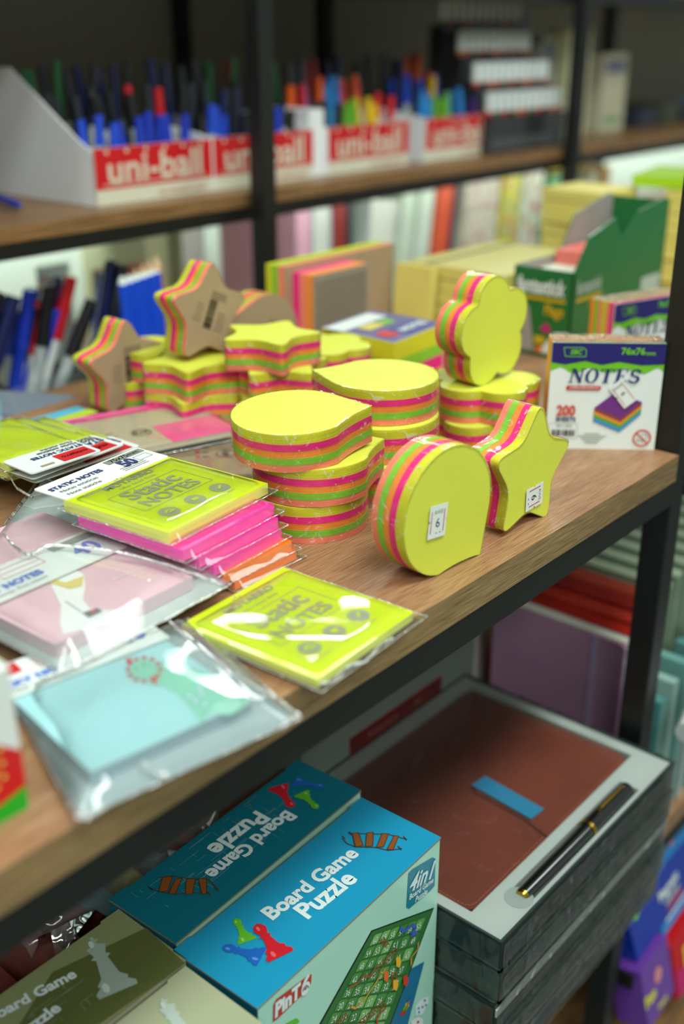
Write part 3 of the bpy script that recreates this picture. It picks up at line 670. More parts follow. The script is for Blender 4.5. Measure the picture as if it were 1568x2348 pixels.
# ================================================================== NOTES BLOCKS, CUBE, LARGE PADS
def notes_block(F0, u, lab, W_=.0765, H_=.0765, t=.0205, seed=1, sticker=True):
    u = Vector(u).normalized(); X = frame(F0, u, (0, 0, 1)); n = X.to_3x3() @ Vector((0, 0, 1))
    o = thing('note_block', lab, 'note block', Vector(F0)+u*W_/2-n*t/2)
    b = PR(); cols = ['yel', 'org', 'sal', 'yel', 'org', 'pink', 'grn'] if seed == 1 else ['org', 'grn', 'sal', 'yel', 'sal', 'pink']; z = -t; b.X = X
    for c in cols: h = (t-.0006)/len(cols); b.prism([(0, 0), (W_, 0), (W_, H_), (0, H_)], z, z+h, paper(c), paper(c), paper(c)); z += h
    sub(b, 'paper_block', o)
    b = PR(); b.X = X; b.prism([(0, 0), (W_, 0), (W_, H_), (0, H_)], -.0006, 0, white, white, white)
    w, h = W_, H_
    b.poly([(0, h*.82), (w*.12, h*.80), (w*.3, h*.835), (w*.45, h*.80), (w*.6, h*.83), (w*.8, h*.80), (w, h*.81), (w, h), (0, h)], navy, .0006)
    rn = random.Random(seed); pts = [(0, h*.74)]
    for k in range(1, 24): pts.append((w*k/24, h*(.745+.025*sin(k*.9)+rn.uniform(-.008, .008))))
    pts += [(w, h*.74), (w, h*.84), (0, h*.84)]; b.poly(pts, greeni, .0003)
    def tx(t_, x0, x1, y, m, bold=.02, hf=1.0, sh=0):
        vs, fs = glyphs(t_, bold, sh, 'CENTER'); a = min(v[0] for v in vs); c = max(v[0] for v in vs); k = (x1-x0)/(c-a)
        b.add([((x0+x1)/2+(u_-(a+c)/2)*k, y+v*k*hf, .0010) for u_, v in vs], fs, m)
    b.line([(w*.10, h*.955), (w*.27, h*.955), (w*.30, h*.935), (w*.30, h*.875), (w*.12, h*.875), (w*.10, h*.955)], .0005, greeni, .0008)
    tx('SBC', w*.16, w*.27, h*.915, greeni, .03, 1, .2); tx('76x76', w*.61, w*.82, h*.925, greeni, .03); tx('mm', w*.83, w*.91, h*.91, greeni, .02)
    serif_notes(b, w*.16, w*.82, h*.635, h*.765, navy if False else inkb, .0012)
    b.poly(rounded([(w*.15, h*.565), (w*.46, h*.565), (w*.46, h*.605), (w*.15, h*.605)], .0014), red, .0008)
    for k in range(11): b.line([(w*(.18+.024*k), h*.578), (w*(.188+.024*k), h*.592+(k % 3)*.0004), (w*(.197+.024*k), h*.58)], .0004, white, .0010)
    tx('200', w*.08, w*.25, h*.365, pmat('brick_red_print', 'C8503C', .5), .04, 1.2); tx('SHEETS', w*.08, w*.26, h*.285, inkb, .03)
    b.line([(w*.02, h*.10), (w*.28, h*.10), (w*.28, h*.245), (w*.02, h*.245), (w*.02, h*.10)], .0002, dgrey, .0006)
    tx('5811-005', w*.09, w*.23, h*.222, dgrey, 0); barcode(b, w*.155, h*.155, w*.21, h*.06, black, .0008, 20, 0, seed)
    for k, wd in enumerate((.14, .26, .20, .15, .11)): b.rect(w*(.42-wd/2), h*(.145-.022*k), w*(.42+wd/2), h*(.152-.022*k), dgrey, .0006)
    # picture of a cube of coloured paper
    A_ = [(.42, .40), (.665, .30), (.665, .17), (.42, .27)]; B2 = [(.665, .30), (.84, .46), (.84, .34), (.665, .17)]
    b.poly([(w*x, h*y) for x, y in ((.42, .40), (.665, .30), (.84, .46), (.59, .545))], pmat('purple_print', '6B2C7C', .5), .0008)
    cl = ['8A3A34', 'D08A2C', '4E9A3C', '3A86C8']
    for k, c in enumerate(cl):
        m = pmat('picture_'+c, c, .5); f0, f1 = k/4, (k+1)/4
        L2 = lambda p, q, f: (p[0]+(q[0]-p[0])*f, p[1]+(q[1]-p[1])*f)
        for Q in (A_, B2):
            b.poly(ccw([(w*x, h*y) for x, y in (L2(Q[0], Q[3], f0), L2(Q[1], Q[2], f0), L2(Q[1], Q[2], f1), L2(Q[0], Q[3], f1))]), m, .0008)
    b.ring(w*.875, h*.115, .0052, .0064, pmat('brick_red_print', '', .5), .0008); b.line([(w*.82, h*.165), (w*.93, h*.065)], .001, MATS['brick_red_print'], .0010)
    b.ring(w*.895, h*.13, .0018, .0021, black, .0008, 12); tx('0-3', w*.83, w*.885, h*.092, black, 0)
    sub(b, 'printed_face', o, 'printed front with NOTES lettering')
    # shrink wrap over the top
    b = MB(); rn = random.Random(seed); nx = 26; vs = []
    for j in range(5):
        for i in range(nx+1): vs.append((W_*i/nx, H_+.0005+rn.uniform(0, .0007), -t*j/4))
    b.X = X; b.add(vs, [(j*(nx+1)+i, j*(nx+1)+i+1, (j+1)*(nx+1)+i+1, (j+1)*(nx+1)+i) for j in range(4) for i in range(nx)], film('crumpled_wrap', .05, 1.2, 260, .7, 130, glossmul=2.0, rough=.15))
    sub(b, 'shrink_wrap', o, smooth=True)
    if sticker:
        b = MB(); b.X = X @ Matrix.Translation((w*.66, h*.54, .0016)) @ Matrix.Rotation(radians(-50), 4, 'Z')
        b.prism([(-.0095, -.0055), (-.001, -.0055), (0, -.0045), (.001, -.0055), (.0095, -.0055), (.0095, .0055), (.001, .0055), (0, .0045), (-.001, .0055), (-.0095, .0055)], 0, .0002, white, white)
        rd = pmat('sticker_red', 'C23A42', .5); b.rect(-.008, -.0040, .008, -.0036, rd, .0004); b.rect(-.008, .0036, .008, .0040, rd, .0004)
        b.text('6', 0, 0, .005, black, .0004); b.text('AWE', -.006, 0, .003, dgrey, .0004, rot=pi/2)
        sub(b, 'price_sticker', o, 'white price sticker stuck on aslant')
    return o
def serif_notes(b, x0, x1, y0, y1, m, z):
    """the word NOTES in bold italic serif capitals"""
    H_ = y1-y0; sl = .16; w = (x1-x0)/4.55
    def g(ps, ox): b.poly(ccw([(ox+x*w+y*H_*sl, y0+y*H_) for x, y in ps]), m, z)
    def arc(ox, cx, cy, ro, ri, ry, riy, a0, a1, n=14):
        for k in range(n):
            t0 = radians(a0+(a1-a0)*k/n); t1 = radians(a0+(a1-a0)*(k+1)/n)
            g([(cx+ro*cos(t0), cy+ry*sin(t0)), (cx+ro*cos(t1), cy+ry*sin(t1)), (cx+ri*cos(t1), cy+riy*sin(t1)), (cx+ri*cos(t0), cy+riy*sin(t0))], ox)
    ox = x0; g([(.12, 0), (.2, 0), (.2, 1), (.12, 1)], ox); g([(0, 0), (.33, 0), (.33, .05), (0, .05)], ox); g([(0, .95), (.28, .95), (.28, 1), (0, 1)], ox)
    g([(.10, 1), (.32, 1), (.84, 0), (.66, 0)], ox); g([(.68, 0), (.78, 0), (.78, 1), (.70, 1)], ox); g([(.60, .95), (.92, .95), (.92, 1), (.60, 1)], ox)
    arc(x0+w*.98, .40, .5, .40, .22, .52, .44, 0, 360, 24)
    ox = x0+w*1.86; g([(.32, 0), (.52, 0), (.52, 1), (.32, 1)], ox); g([(.2, 0), (.64, 0), (.64, .05), (.2, .05)], ox); g([(0, .94), (.84, .94), (.84, 1), (0, 1)], ox); g([(0, .75), (.04, .75), (.09, .96), (0, .96)], ox); g([(.80, .75), (.84, .75), (.84, .96), (.75, .96)], ox)
    ox = x0+w*2.78; g([(.12, 0), (.32, 0), (.32, 1), (.12, 1)], ox); g([(0, .94), (.72, .94), (.72, 1), (0, 1)], ox); g([(0, 0), (.74, 0), (.74, .06), (0, .06)], ox); g([(.3, .48), (.54, .48), (.54, .54), (.3, .54)], ox); g([(.5, .38), (.54, .38), (.54, .64), (.5, .64)], ox); g([(.68, .75), (.72, .75), (.72, .96), (.62, .96)], ox); g([(.70, .25), (.74, .25), (.74, .04), (.62, .04)], ox)
    ox = x0+w*3.62; arc(ox, .38, .74, .30, .14, .28, .18, 20, 270, 14); arc(ox, .38, .27, .34, .16, .29, .17, 90, -160, 14); g([(.62, .70), (.68, .70), (.68, 1), (.62, .95)], ox); g([(.02, 0), (.07, .05), (.08, .30), (.02, .30)], ox)
pmat('brick_red_print', 'C8503C', .5)
notes_block((.6503, .3672, 0), (.0478, -.0612, 0), 'white and navy NOTES block with a slanted price sticker, by the right post')
notes_block((.7803, .3888, 0), (.94, -.30, 0), 'NOTES block half hidden behind the right post and the front NOTES block', seed=2, t=.026, sticker=False)
# cube of notes with printed label
c4 = [Vector((.6745, .5220, 0)), Vector((.7521, .5293, 0)), Vector((.7500, .6052, 0)), Vector((.6760, .5990, 0))]
o = thing('note_cube', 'cube of neon notes with a blue and white label on its top', 'note cube', (.707, .561, 0))
b = MB(); z = 0
for c, h in (('org', .008), ('pink', .011), ('grn', .010), ('yel', .0155)):
    b.prism([(v.x, v.y) for v in c4], z, z+h, paper(c), paper(c), paper(c)); z += h
sub(b, 'paper_block', o)
b = MB(); b.X = Matrix.Translation((0, 0, z)); pts = [(v.x, v.y) for v in c4]; b.prism(pts, 0, .0006, white, pmat('label_violet_grey', '6E6C9A', .3, coat=.4), white)
Xq = frame(c4[3]+Vector((0, 0, z+.0007)), c4[2]-c4[3], c4[3]-c4[0]); b.X = frame(c4[0]+Vector((0, 0, z+.0007)), c4[1]-c4[0], c4[3]-c4[0])
b.rect(.004, .052, .070, .072, white, .0002); b.rect(.03, .004, .072, .026, pmat('label_blue', '2F3C8E', .35, coat=.3), .0002); b.rect(.02, .036, .044, .05, ygold, .0003); b.rect(.046, .036, .06, .048, greeni, .0003); b.text('NOTES', .052, .015, .012, white, .0005, .04); b.disc(.018, .018, .009, red, .0004)
sub(b, 'printed_label', o)
# standing pads
def stand_pad(x0, x1, y0, y1, h, cols, face, lab, ruled=False, lean=0):
    o = thing('memo_pad', lab, 'memo pad', ((x0+x1)/2, (y0+y1)/2, 0)); b = MB(); n = len(cols); d = (y1-y0)/n
    for i, c in enumerate(cols): b.box((x0, y1-(i+1)*d, 0), (x1, y1-i*d, h), paper(c))
    sub(b, 'paper_block', o); b = MB(); b.box((x0, y0-.0012, 0), (x1, y0, h), face); b.X = frame((x0, y0-.0013, 0), (1, 0, 0), (0, 0, 1)); w = x1-x0
    if ruled:
        for k in range(22): b.rect(.003, .004+k*(h-.008)/22, w-.003, .0048+k*(h-.008)/22, pmat('brown_print', '6B5C48', .6), .0003)
    else:
        for k in range(6): b.rect(w*.55, .02+k*.006, w*(.6+.05*(k % 2)), .0215+k*.006, pmat('brown_print', '6B5C48', .6), .0003)
    sub(b, 'backing_card', o)
stand_pad(.7215, .797, .6500, .6740, .0735, ['pink', 'sal', 'org'], pmat('grey_ruled_card', '8D8474', .6), 'standing pink and orange memo pad with a ruled grey back', True)
stand_pad(.7120, .868, .6755, .6980, .0795, ['yel', 'grn', 'sal'], kraft, 'wide yellow and green memo pad standing behind the ruled one')
# yellow pads in wrap, a pile of five plus one leaning
ypad = pmat('canary_paper', 'D9CB6C', .5, var=.06, nscale=1, stretch=(10, 10, 900), bump=.3, bscale=1); ytop = pmat('canary_top', 'CFC878', .45, coat=.25)
for k in range(5):
    b = MB(); dx = random.uniform(-.003, .003); dy = random.uniform(-.003, .003)
    b.X = Matrix.Translation((.956+dx, .606+dy, .0125*k)) @ Matrix.Rotation(radians(random.uniform(-1.5, 1.5)), 4, 'Z')
    b.box((-.076, -.057, 0), (.076, .057, .0118), ypad); b.rect(-.076, -.057, .076, .057, ytop, .0119)
    b.rect(-.076, .030, .076, .037, pmat('grey_band', '6E6A52', .4), .0121)
    solo(b, 'yellow_note_pad', ['lowest pad of the canary yellow pile behind the cube', 'second lowest pad of the canary yellow pile', 'third pad from below in the canary yellow pile', 'second pad from the top of the canary yellow pile', 'topmost pad of the canary yellow pile behind the cube'][k], 'note pad', 'canary yellow pads in a pile', bev=.0008)
b = MB(); b.X = Matrix.Translation((.861, .660, .0005)) @ Matrix.Rotation(radians(5), 4, 'Y'); b.box((0, -.035, .0), (.009, .01, .062), ypad); solo(b, 'yellow_note_pad', 'canary yellow pad leaning upright against the left side of the pile', 'note pad', bev=.0008)
# more yellow piles to the right
for (x, y, n, w_, lab) in ((1.145, .615, 9, .07, 'pale yellow pad in the tall pile behind the green display box'), (1.215, .500, 9, .07, 'pale yellow pad in the pile at the right, behind the green box')):
    for k in range(n):
        b = MB(); b.X = Matrix.Translation((x+random.uniform(-.003, .003), y+random.uniform(-.003, .003), .0125*k)) @ Matrix.Rotation(radians(random.uniform(-6, 6)), 4, 'Z')
        b.box((-.038, -.038, 0), (.038, .038, .0118), ypad); solo(b, 'yellow_note_pad', lab, 'note pad', 'yellow pads piled at x %.2f' % x if False else ('tall pile of yellow pads left of the green box back' if x < 1.18 else 'pile of yellow pads right of the green box'), bev=.0008)
b = MB(); b.X = Matrix.Translation((1.235, .56, .1135)) @ Matrix.Rotation(.2, 4, 'Z'); b.box((-.06, -.03, 0), (.05, .03, .012), pmat('lime_pack', 'A6D21E', .4, coat=.4)); solo(b, 'lime_note_packet', 'lime green packet lying on top of the rear yellow pile', 'note packet')

# ================================================================== GREEN DISPLAY BOX
dg = pmat('dark_green_card', '0C6A30', .4, coat=.3, var=.05); gl_ = pmat('gold_print', 'C9A616', .45); inner = pmat('grey_card_inside', '9A928A', .7)
o = thing('counter_display_box', 'dark green open counter display box with slanting sides', 'display box', (.94, .50, 0))
b = PR(); x0, x1, y0, y1 = .857, 1.032, .468, .528; t = .0012
sidepts = [(0, 0), (x1-x0, 0), (x1-x0, .122), (.165, .126), (.112, .119), (.083, .098), (.067, .118), (.022, .107), (0, .079)]
for yy, nm in ((y0, 1), (y1, 0)):
    b.X = frame((x0, yy, 0), (1, 0, 0), (0, 0, 1)); b.prism(sidepts if nm else [(0, 0), (x1-x0, 0), (x1-x0, .122), (.165, .126), (.100, .112), (.075, .079), (0, .079)], -t if nm else 0, 0 if nm else t, dg, dg if nm else inner, inner if nm else dg)
b.X = Matrix.Identity(4); b.box((x0, y0, 0), (x0+t, y1, .079), dg); b.box((x1-t, y0, 0), (x1, y1, .122), dg); b.box((x0, y0, 0), (x1, y1, t), dg)
b.box((x0+t, y1-.004, 0), (x0+.07, y1-.003, .078), inner)
b.X = frame((x0-.0001, y1, 0), (0, -1, 0), (0, 0, 1)); W_ = y1-y0
def tx2(t_, a, c_, y, m, bold=.03, hf=1.0, sh=.12):
    vs, fs = glyphs(t_, bold, sh, 'CENTER'); p = min(v[0] for v in vs); q_ = max(v[0] for v in vs); k = (c_-a)/(q_-p)
    b.add([((a+c_)/2+(u-(p+q_)/2)*k, y+v*k*hf, .0006) for u, v in vs], fs, m)
tx2('fantastick', W_*.06, W_*.88, .063, white, .035, 1.5); b.rect(W_*.05, .051, W_*.9, .054, gl_, .0005); tx2('Flags', W_*.55, W_*.88, .043, gl_, .03, 1.3)
b.poly([(W_*.15, .004), (W_*.42, .004), (W_*.30, .044), (W_*.22, .046)], inner, .0005); b.poly([(W_*.5, .004), (W_, .004), (W_, .026), (W_*.75, .024)], white, .0005)
b.rect(W_*.42, .012, W_*.60, .019, gl_, .0008); b.rect(W_*.45, .004, W_*.56, .010, pmat('orange_print', 'E2701E', .5), .0008); b.poly([(W_*.50, .026), (W_*.62, .032), (W_*.70, .026), (W_*.62, .022)], pmat('magenta_print', 'C01868', .5), .0008)
b.X = frame((x0, y0-.0001, 0), (1, 0, 0), (0, 0, 1)); tx2('fantastick', .006, .050, .064, pmat('grey_green_print', 'A9B9A8', .5), .02, 1.5); b.rect(.006, .052, .052, .055, gl_, .0005); tx2('Flags', .030, .048, .046, gl_, .02, 1.2)
b.rect(.004, .004, .05, .008, gl_, .0005); b.rect(.004, .012, .04, .015, gl_, .0005); b.rect(.13, .034, .170, .055, pmat('grey_green_print', '', .5), .0005)
sub(b, 'folded_card', o)
b = MB(); b.box((x0+.003, y0+.003, .0015), (x0+.06, y1-.006, .072), offw); b.box((x0+.06, y0+.003, .0015), (x0+.12, y1-.006, .085), pmat('coral_pad', 'E8766A', .5)); sub(b, 'stacked_contents', o)

# ================================================================== LOWER SHELF: board game boxes
LZ = -.365; GZ = -.179
gb = dict(blue=pmat('bright_blue_print', '1C95BE', .35, coat=.25, var=.02), teal=pmat('deep_teal_print', '0B6F82', .32, coat=.3, var=.03), mint=pmat('mint_print', 'A5D8C5', .4, coat=.2, var=.02),
          olive=pmat('olive_print', '8C9468', .32, coat=.3, var=.03), sage=pmat('sage_print', 'AEB492', .4, coat=.2, var=.02), dol=pmat('dark_olive_print', '5E6638', .32, coat=.3))
card = pmat('raw_board_edge', '8A7A58', .8); tealside = pmat('teal_side_print', '0E6C80', .35, coat=.3)
rw = pmat('lettering_white', 'D8E6E6', .4)
def game_art_board(b, flipM, big=True): pass
PAWN = [(-.5, 0), (.5, 0), (.52, .1), (.36, .2), (.40, .26), (.24, .34), (.14, .62), (.24, .68), (.12, .72), (.20, .80), (.24, .90), (.16, 1.02), (0, 1.08), (-.16, 1.02), (-.24, .90), (-.20, .80), (-.12, .72), (-.24, .68), (-.14, .62), (-.24, .34), (-.40, .26), (-.36, .2), (-.52, .1)]
KING = [(-.42, 0), (.42, 0), (.44, .08), (.30, .16), (.34, .20), (.20, .30), (.13, .62), (.22, .66), (.13, .70), (.22, .86), (.06, .90), (.05, .95), (.11, .96), (.11, .99), (.04, .99), (.04, 1.05), (-.04, 1.05), (-.04, .99), (-.11, .99), (-.11, .96), (-.05, .95), (-.06, .90), (-.22, .86), (-.13, .70), (-.22, .66), (-.13, .62), (-.20, .30), (-.34, .20), (-.30, .16), (-.44, .08)]
def piece(b, prof, base, top, m, hl, z):
    A = Vector(hit(b.X, *base)); T_ = Vector(hit(b.X, *top)); d = T_-A; L = d.length/1.06; d.normalize(); n = Vector((d.y, -d.x))
    b.poly(ccw([tuple(A+n*x*L*.60+d*y*L) for x, y in prof]), m, z)
    for (cx, cy, r) in ((-.04, .92, .07), (-.12, .13, .09)): b.poly(ccw([tuple(A+n*(cx+r*.5*cos(t))*L+d*(cy+r*sin(t))*L) for t in [k*pi/4 for k in range(8)]]), hl, z+.0002)
pc = dict(g=pmat('pawn_green_print', '5DB12A', .35), r=pmat('pawn_red_print', 'C8202C', .35), b=pmat('pawn_blue_print', '1F62B8', .35), h=pmat('pawn_shine_print', 'DDE8E0', .3),
          gl=pmat('pawn_light_green', '93D45C', .35), rl=pmat('pawn_light_red', 'E8606A', .35), bl=pmat('pawn_light_blue', '5C96DC', .35), wood=pmat('plank_print', '8C4E1E', .5), rope=pmat('rope_print', '4A3626', .5))
def bridge(b, planks, ropes):
    for r_ in ropes: b.pline(r_, .0007, pc['rope'], .0005)
    for p in planks: b.px(p, pc['wood'], .0006); b.pline(p+[p[0]], .0005, pc['rope'], .0008)
def game_box(name, lab, FL, FR, BR, BL, top, front, art_top, art_front, side):
    FL, FR, BR, BL = [Vector((p[0], p[1], GZ)) for p in (FL, FR, BR, BL)]
    u = (FR-FL).normalized(); X0 = Vector((FL.x, FL.y, LZ)); H_ = GZ-LZ; w = (FR-FL).length; d = ((BL-FL).length+(BR-FR).length)/2
    v = Vector((-u.y, u.x, 0)); o = thing('board_game_box', lab, 'board game', (FL+FR+BR+BL)/4+Vector((0, 0, -H_)))
    b = PR(); b.X = frame(X0, u, v); b.prism([(0, 0), (w, 0), (w, d), (0, d)], 0, H_-.0012, side, card, side)
    Xf = frame(X0, u, (0, 0, 1)); b.X = Xf; b.rect(0, 0, w, H_-.001, front, .0002)
    if art_front: art_front(b, Xf)
    sub(b, 'carton', o)
    b = PR(); Xt = frame(FL, u, v); b.X = Xt
    b.prism([(-.0006, -.0006), (w+.0006, -.0006), (w+.0006, d+.0003), (w-.012, d+.0003), (w-.013, d-.0012), (.013, d-.0012), (.012, d+.0003), (-.0006, d+.0003)], -.0012, 0, card, top, card)
    b.X = Xt; art_top(b, Xt, w, d); sub(b, 'top_flap', o, 'printed tuck-in top flap'); return o
def scratches(b, w, d, n, seed):
    rn = random.Random(seed); m = pmat('scuff_print', '9FC0BC', .4)
    for _ in range(n):
        x = rn.uniform(.01, w*.75); y = rn.uniform(d*.3, d-.004); L = rn.uniform(.003, .018)
        if rn.random() < .5: b.rect(x, y, x+L, y+.00012, m, .0003)
        else: b.rect(x, max(.001, y-L*.4), x+.00012, y, m, .0003)
def top_blue(b, X, w, d):
    b.ptext('Board Game', (612, 2102), (812, 1952), rw, 1.0, .035, .0); b.ptext('Puzzle', (690, 2098), (806, 2008), rw, 1.0, .035)
    piece(b, PAWN, (568, 2160), (540, 2108), pc['g'], pc['gl'], .0004); piece(b, PAWN, (600, 2196), (512, 2172), pc['b'], pc['bl'], .0006); piece(b, PAWN, (645, 2195), (588, 2122), pc['r'], pc['rl'], .0008)
    bridge(b, [[(808, 1913), (822, 1911), (833, 1941), (815, 1944)], [(841, 1912), (856, 1910), (855, 1941), (838, 1943)], [(876, 1913), (891, 1914), (880, 1943), (863, 1945)], [(904, 1918), (914, 1919), (902, 1950), (887, 1950)]],
           [[(785, 1923), (795, 1935), (815, 1943), (862, 1944), (890, 1951), (922, 1947)], [(798, 1912), (850, 1913), (890, 1914), (934, 1926)], [(912, 1941), (920, 1950)], [(925, 1918), (932, 1928)], [(784, 1918), (792, 1925)], [(800, 1908), (806, 1916)]])
def front_blue(b, X):
    tl = pmat('badge_teal_print', '0E7C92', .35); b.X = X
    b.px([(935, 2002), (944, 1992), (990, 1965), (997, 1968), (995, 2030), (985, 2042), (936, 2083), (930, 2080)], tl, .0005)
    b.ptext('4in1', (937, 2030), (993, 1992), rw, 1.05, .02, .25, .0009); b.ptext('Board Game', (936, 2057), (991, 2016), rw, 1.1, .02, 0, .0009); b.ptext('Puzzle', (950, 2062), (977, 2042), rw, 1.1, .02, 0, .0009)
    rdm = pmat('rust_red_print', 'B23A26', .4); b.px([(625, 2303), (632, 2290), (705, 2236), (713, 2232), (712, 2252), (704, 2268), (635, 2335), (624, 2343)], rdm, .0005)
    b.ptext('PinT', (628, 2318), (686, 2268), rw, 1.2, .05, 0, .0009); b.ptext('6', (688, 2267), (708, 2251), rw, 1.2, .05, 0, .0009)
    for k, c in enumerate(('3A86C8', 'D08A2C', '4E9A3C')): b.pline([(690+k, 2272-2*k), (692+k*2, 2262), (698+k*2, 2256+k), (704, 2262)], .0005, pmat('picture_'+c, c, .5), .0013)
    TR, TL, BL_, BR_ = (994, 2080), (850, 2133), (690, 2420), (868, 2420)
    b.px([TR, TL, BL_, BR_], pmat('board_rim_print', '1E3024', .4), .0004)
    def q(s, t):
        top = (TL[0]+(TR[0]-TL[0])*s, TL[1]+(TR[1]-TL[1])*s); bo = (BL_[0]+(BR_[0]-BL_[0])*s, BL_[1]+(BR_[1]-BL_[1])*s); return (top[0]+(bo[0]-top[0])*t, top[1]+(bo[1]-top[1])*t)
    b.px([q(.02, .01), q(.98, .01), q(.98, .99), q(.02, .99)], pmat('jungle_green_print', '2F6B34', .4), .0006)
    rn = random.Random(5); gs = [pmat('cell_green_%d' % k, c, .4) for k, c in enumerate(('5C9A4C', '4A8A42', '76AE5C', '3C7A3A'))]
    num = 60; NX, NY = 6, 9
    for j in range(NY):
        for i in range(NX):
            s0 = .10+i*.135; t0 = .05+j*.102
            b.px([q(s0, t0+.01), q(s0+.02, t0), q(s0+.115, t0), q(s0+.125, t0+.012), q(s0+.125, t0+.085), q(s0+.01, t0+.088)], gs[rn.randrange(4)], .0008)
            if t0 < .78: b.ptext(str(num-j*NX-i), q(s0+.03, t0+.06), q(s0+.085, t0+.045), rw, 1.1, .0, 0, .0011)
    def ladder(a, c, n):
        A, C_ = Vector(q(*a)), Vector(q(*c)); d = (C_-A); p = Vector((-d.y, d.x)).normalized()*5
        b.pline([tuple(A+p), tuple(C_+p)], .0006, pc['wood'], .0013); b.pline([tuple(A-p), tuple(C_-p)], .0006, pc['wood'], .0013)
        for k in range(n): m_ = A+d*(k+.5)/n; b.pline([tuple(m_+p), tuple(m_-p)], .0006, pc['wood'], .0013)
    ladder((.25, .10), (.42, .18), 6); ladder((.62, .22), (.38, .40), 9); ladder((.72, .40), (.82, .52), 5); ladder((.15, .80), (.32, .68), 7); ladder((.55, .76), (.78, .62), 9)
    def snake(pts, c, w_):
        pts = [q(*p) for p in pts]; b.pline(pts, w_, pmat('snake_'+c, c, .4), .0015)
    snake([(.50, .06), (.60, .10), (.70, .07), (.78, .10), (.74, .15), (.84, .14)], '3A5FC0', .0022)
    snake([(.12, .46), (.22, .44), (.26, .38), (.36, .40), (.40, .31)], '8A5A2C', .0017)
    snake([(.30, .62), (.38, .64), (.46, .56), (.50, .47), (.56, .36)], 'C79A2C', .0014)
    snake([(.82, .66), (.74, .72), (.80, .78), (.70, .84), (.76, .9)], 'B8402C', .0014)
    snake([(.92, .22), (.96, .27), (.90, .32), (.95, .38)], 'B5923C', .0015)
    for c_, s_, t_ in (('E2B02C', .72, .33), ('E2B02C', .82, .50), ('D8702C', .62, .42), ('C8402C', .95, .48)):
        x, y = q(s_, t_); b.px([(x-6, y-10), (x+3, y-12), (x+6, y), (x+2, y+14), (x-6, y+10)], pmat('blob_'+c_, c_, .4), .0017)
    # second, blue ludo board behind and the dice
    b.px([(972, 2204), (938, 2222), (895, 2348), (905, 2420), (915, 2420)], pmat('ludo_blue_print', '1B6E94', .4), .00035)
    for k, c in enumerate(('C8202C', '5DB12A', 'E2B02C', '1F62B8')): b.px([(918+k*5, 2318-k*9), (930+k*4, 2311-k*9), (928+k*4, 2322-k*8), (915+k*5, 2330-k*8)], pmat('ludo_'+c, c, .4), .0006)
    b.px([(951, 2307), (965, 2289), (981, 2283), (980, 2301), (966, 2325), (951, 2328)], rw, .0006)
    for x, y in ((957, 2310), (958, 2319), (971, 2292), (974, 2303), (966, 2307)): b.px([(x-2, y-2), (x+2, y-2), (x+2, y+2), (x-2, y+2)], blueink, .0010)
    b.px([(940, 2340), (955, 2330), (968, 2335), (966, 2356), (942, 2358)], rw, .0008); b.px([(953, 2340), (958, 2338), (958, 2343), (953, 2345)], red, .0011)
    b.px([(655, 2345), (678, 2333), (685, 2340), (668, 2360), (640, 2362)], pc['g'], .0006)
game_box('b', 'bright blue Board Game Puzzle box, frontmost, with pawns and a rope bridge', (.2829, .2974), (.4459, .3028), (.4417, .3639), (.2859, .3568), gb['blue'], gb['mint'], top_blue, front_blue, tealside)
def top_teal(b, X, w, d):
    b.ptext('Board Game', (667, 1865), (480, 2010), rw, 1.0, .035); b.ptext('Puzzle', (602, 1868), (487, 1955), rw, 1.0, .035)
    piece(b, PAWN, (636, 1803), (670, 1852), pc['r'], pc['rl'], .0004); piece(b, PAWN, (674, 1793), (742, 1806), pc['b'], pc['bl'], .0006); piece(b, PAWN, (690, 1820), (728, 1856), pc['g'], pc['gl'], .0008)
    bridge(b, [[(373, 2014), (396, 2012), (385, 2046), (364, 2047)], [(402, 2018), (418, 2016), (402, 2052), (387, 2052)], [(428, 2018), (449, 2017), (441, 2053), (425, 2053)], [(455, 2017), (474, 2017), (474, 2052), (463, 2052)]],
           [[(342, 2038), (365, 2046), (402, 2052), (440, 2048), (478, 2050)], [(362, 2014), (394, 2010), (450, 2018), (478, 2018), (500, 2040)], [(340, 2034), (350, 2042)], [(490, 2036), (503, 2044)], [(474, 2046), (484, 2054)]])
    scratches(b, w, d, 60, 3)
game_box('t', 'dark teal Board Game Puzzle box behind the bright blue one, lettering upside down', (.2852, .3609), (.4494, .3686), (.4458, .4208), (.2865, .4144), gb['teal'], gb['mint'], top_teal, None, tealside)
def top_olive(b, X, w, d):
    kg = pmat('king_grey_print', '9FB0A2', .35); kl = pmat('king_light_print', 'C9D6CC', .35)
    b.px([(120, 2230), (335, 2128), (425, 2210), (230, 2348), (60, 2400), (0, 2420)], gb['dol'], .0002)
    piece(b, KING, (272, 2275), (208, 2150), kg, kl, .0005)
    b.ptext('Board Game', (-30, 2340), (172, 2232), rw, 1.0, .035); b.ptext('Puzzle', (40, 2378), (134, 2308), rw, 1.0, .035); scratches(b, w, d, 50, 9)
game_box('o', 'olive green Board Game Puzzle box with a chess king, at the lower left', (.1182, .3482), (.2805, .3482), (.2832, .4035), (.1208, .4035), gb['olive'], gb['sage'], top_olive, None, pmat('dark_olive_side', '4E5A46', .4))
def top_sage(b, X, w, d):
    kg = pmat('king_mist_print', 'B7C9BC', .35); kl = pmat('king_light_print', 'C9D6CC', .35); piece(b, KING, (440, 2400), (370, 2290), kg, kl, .0005)
game_box('s', 'pale sage board game box with a chess king, cut off by the lower border', (.1146, .2887), (.2771, .2887), (.2818, .3444), (.1193, .3444), gb['sage'], gb['sage'], top_sage, None, tealside)

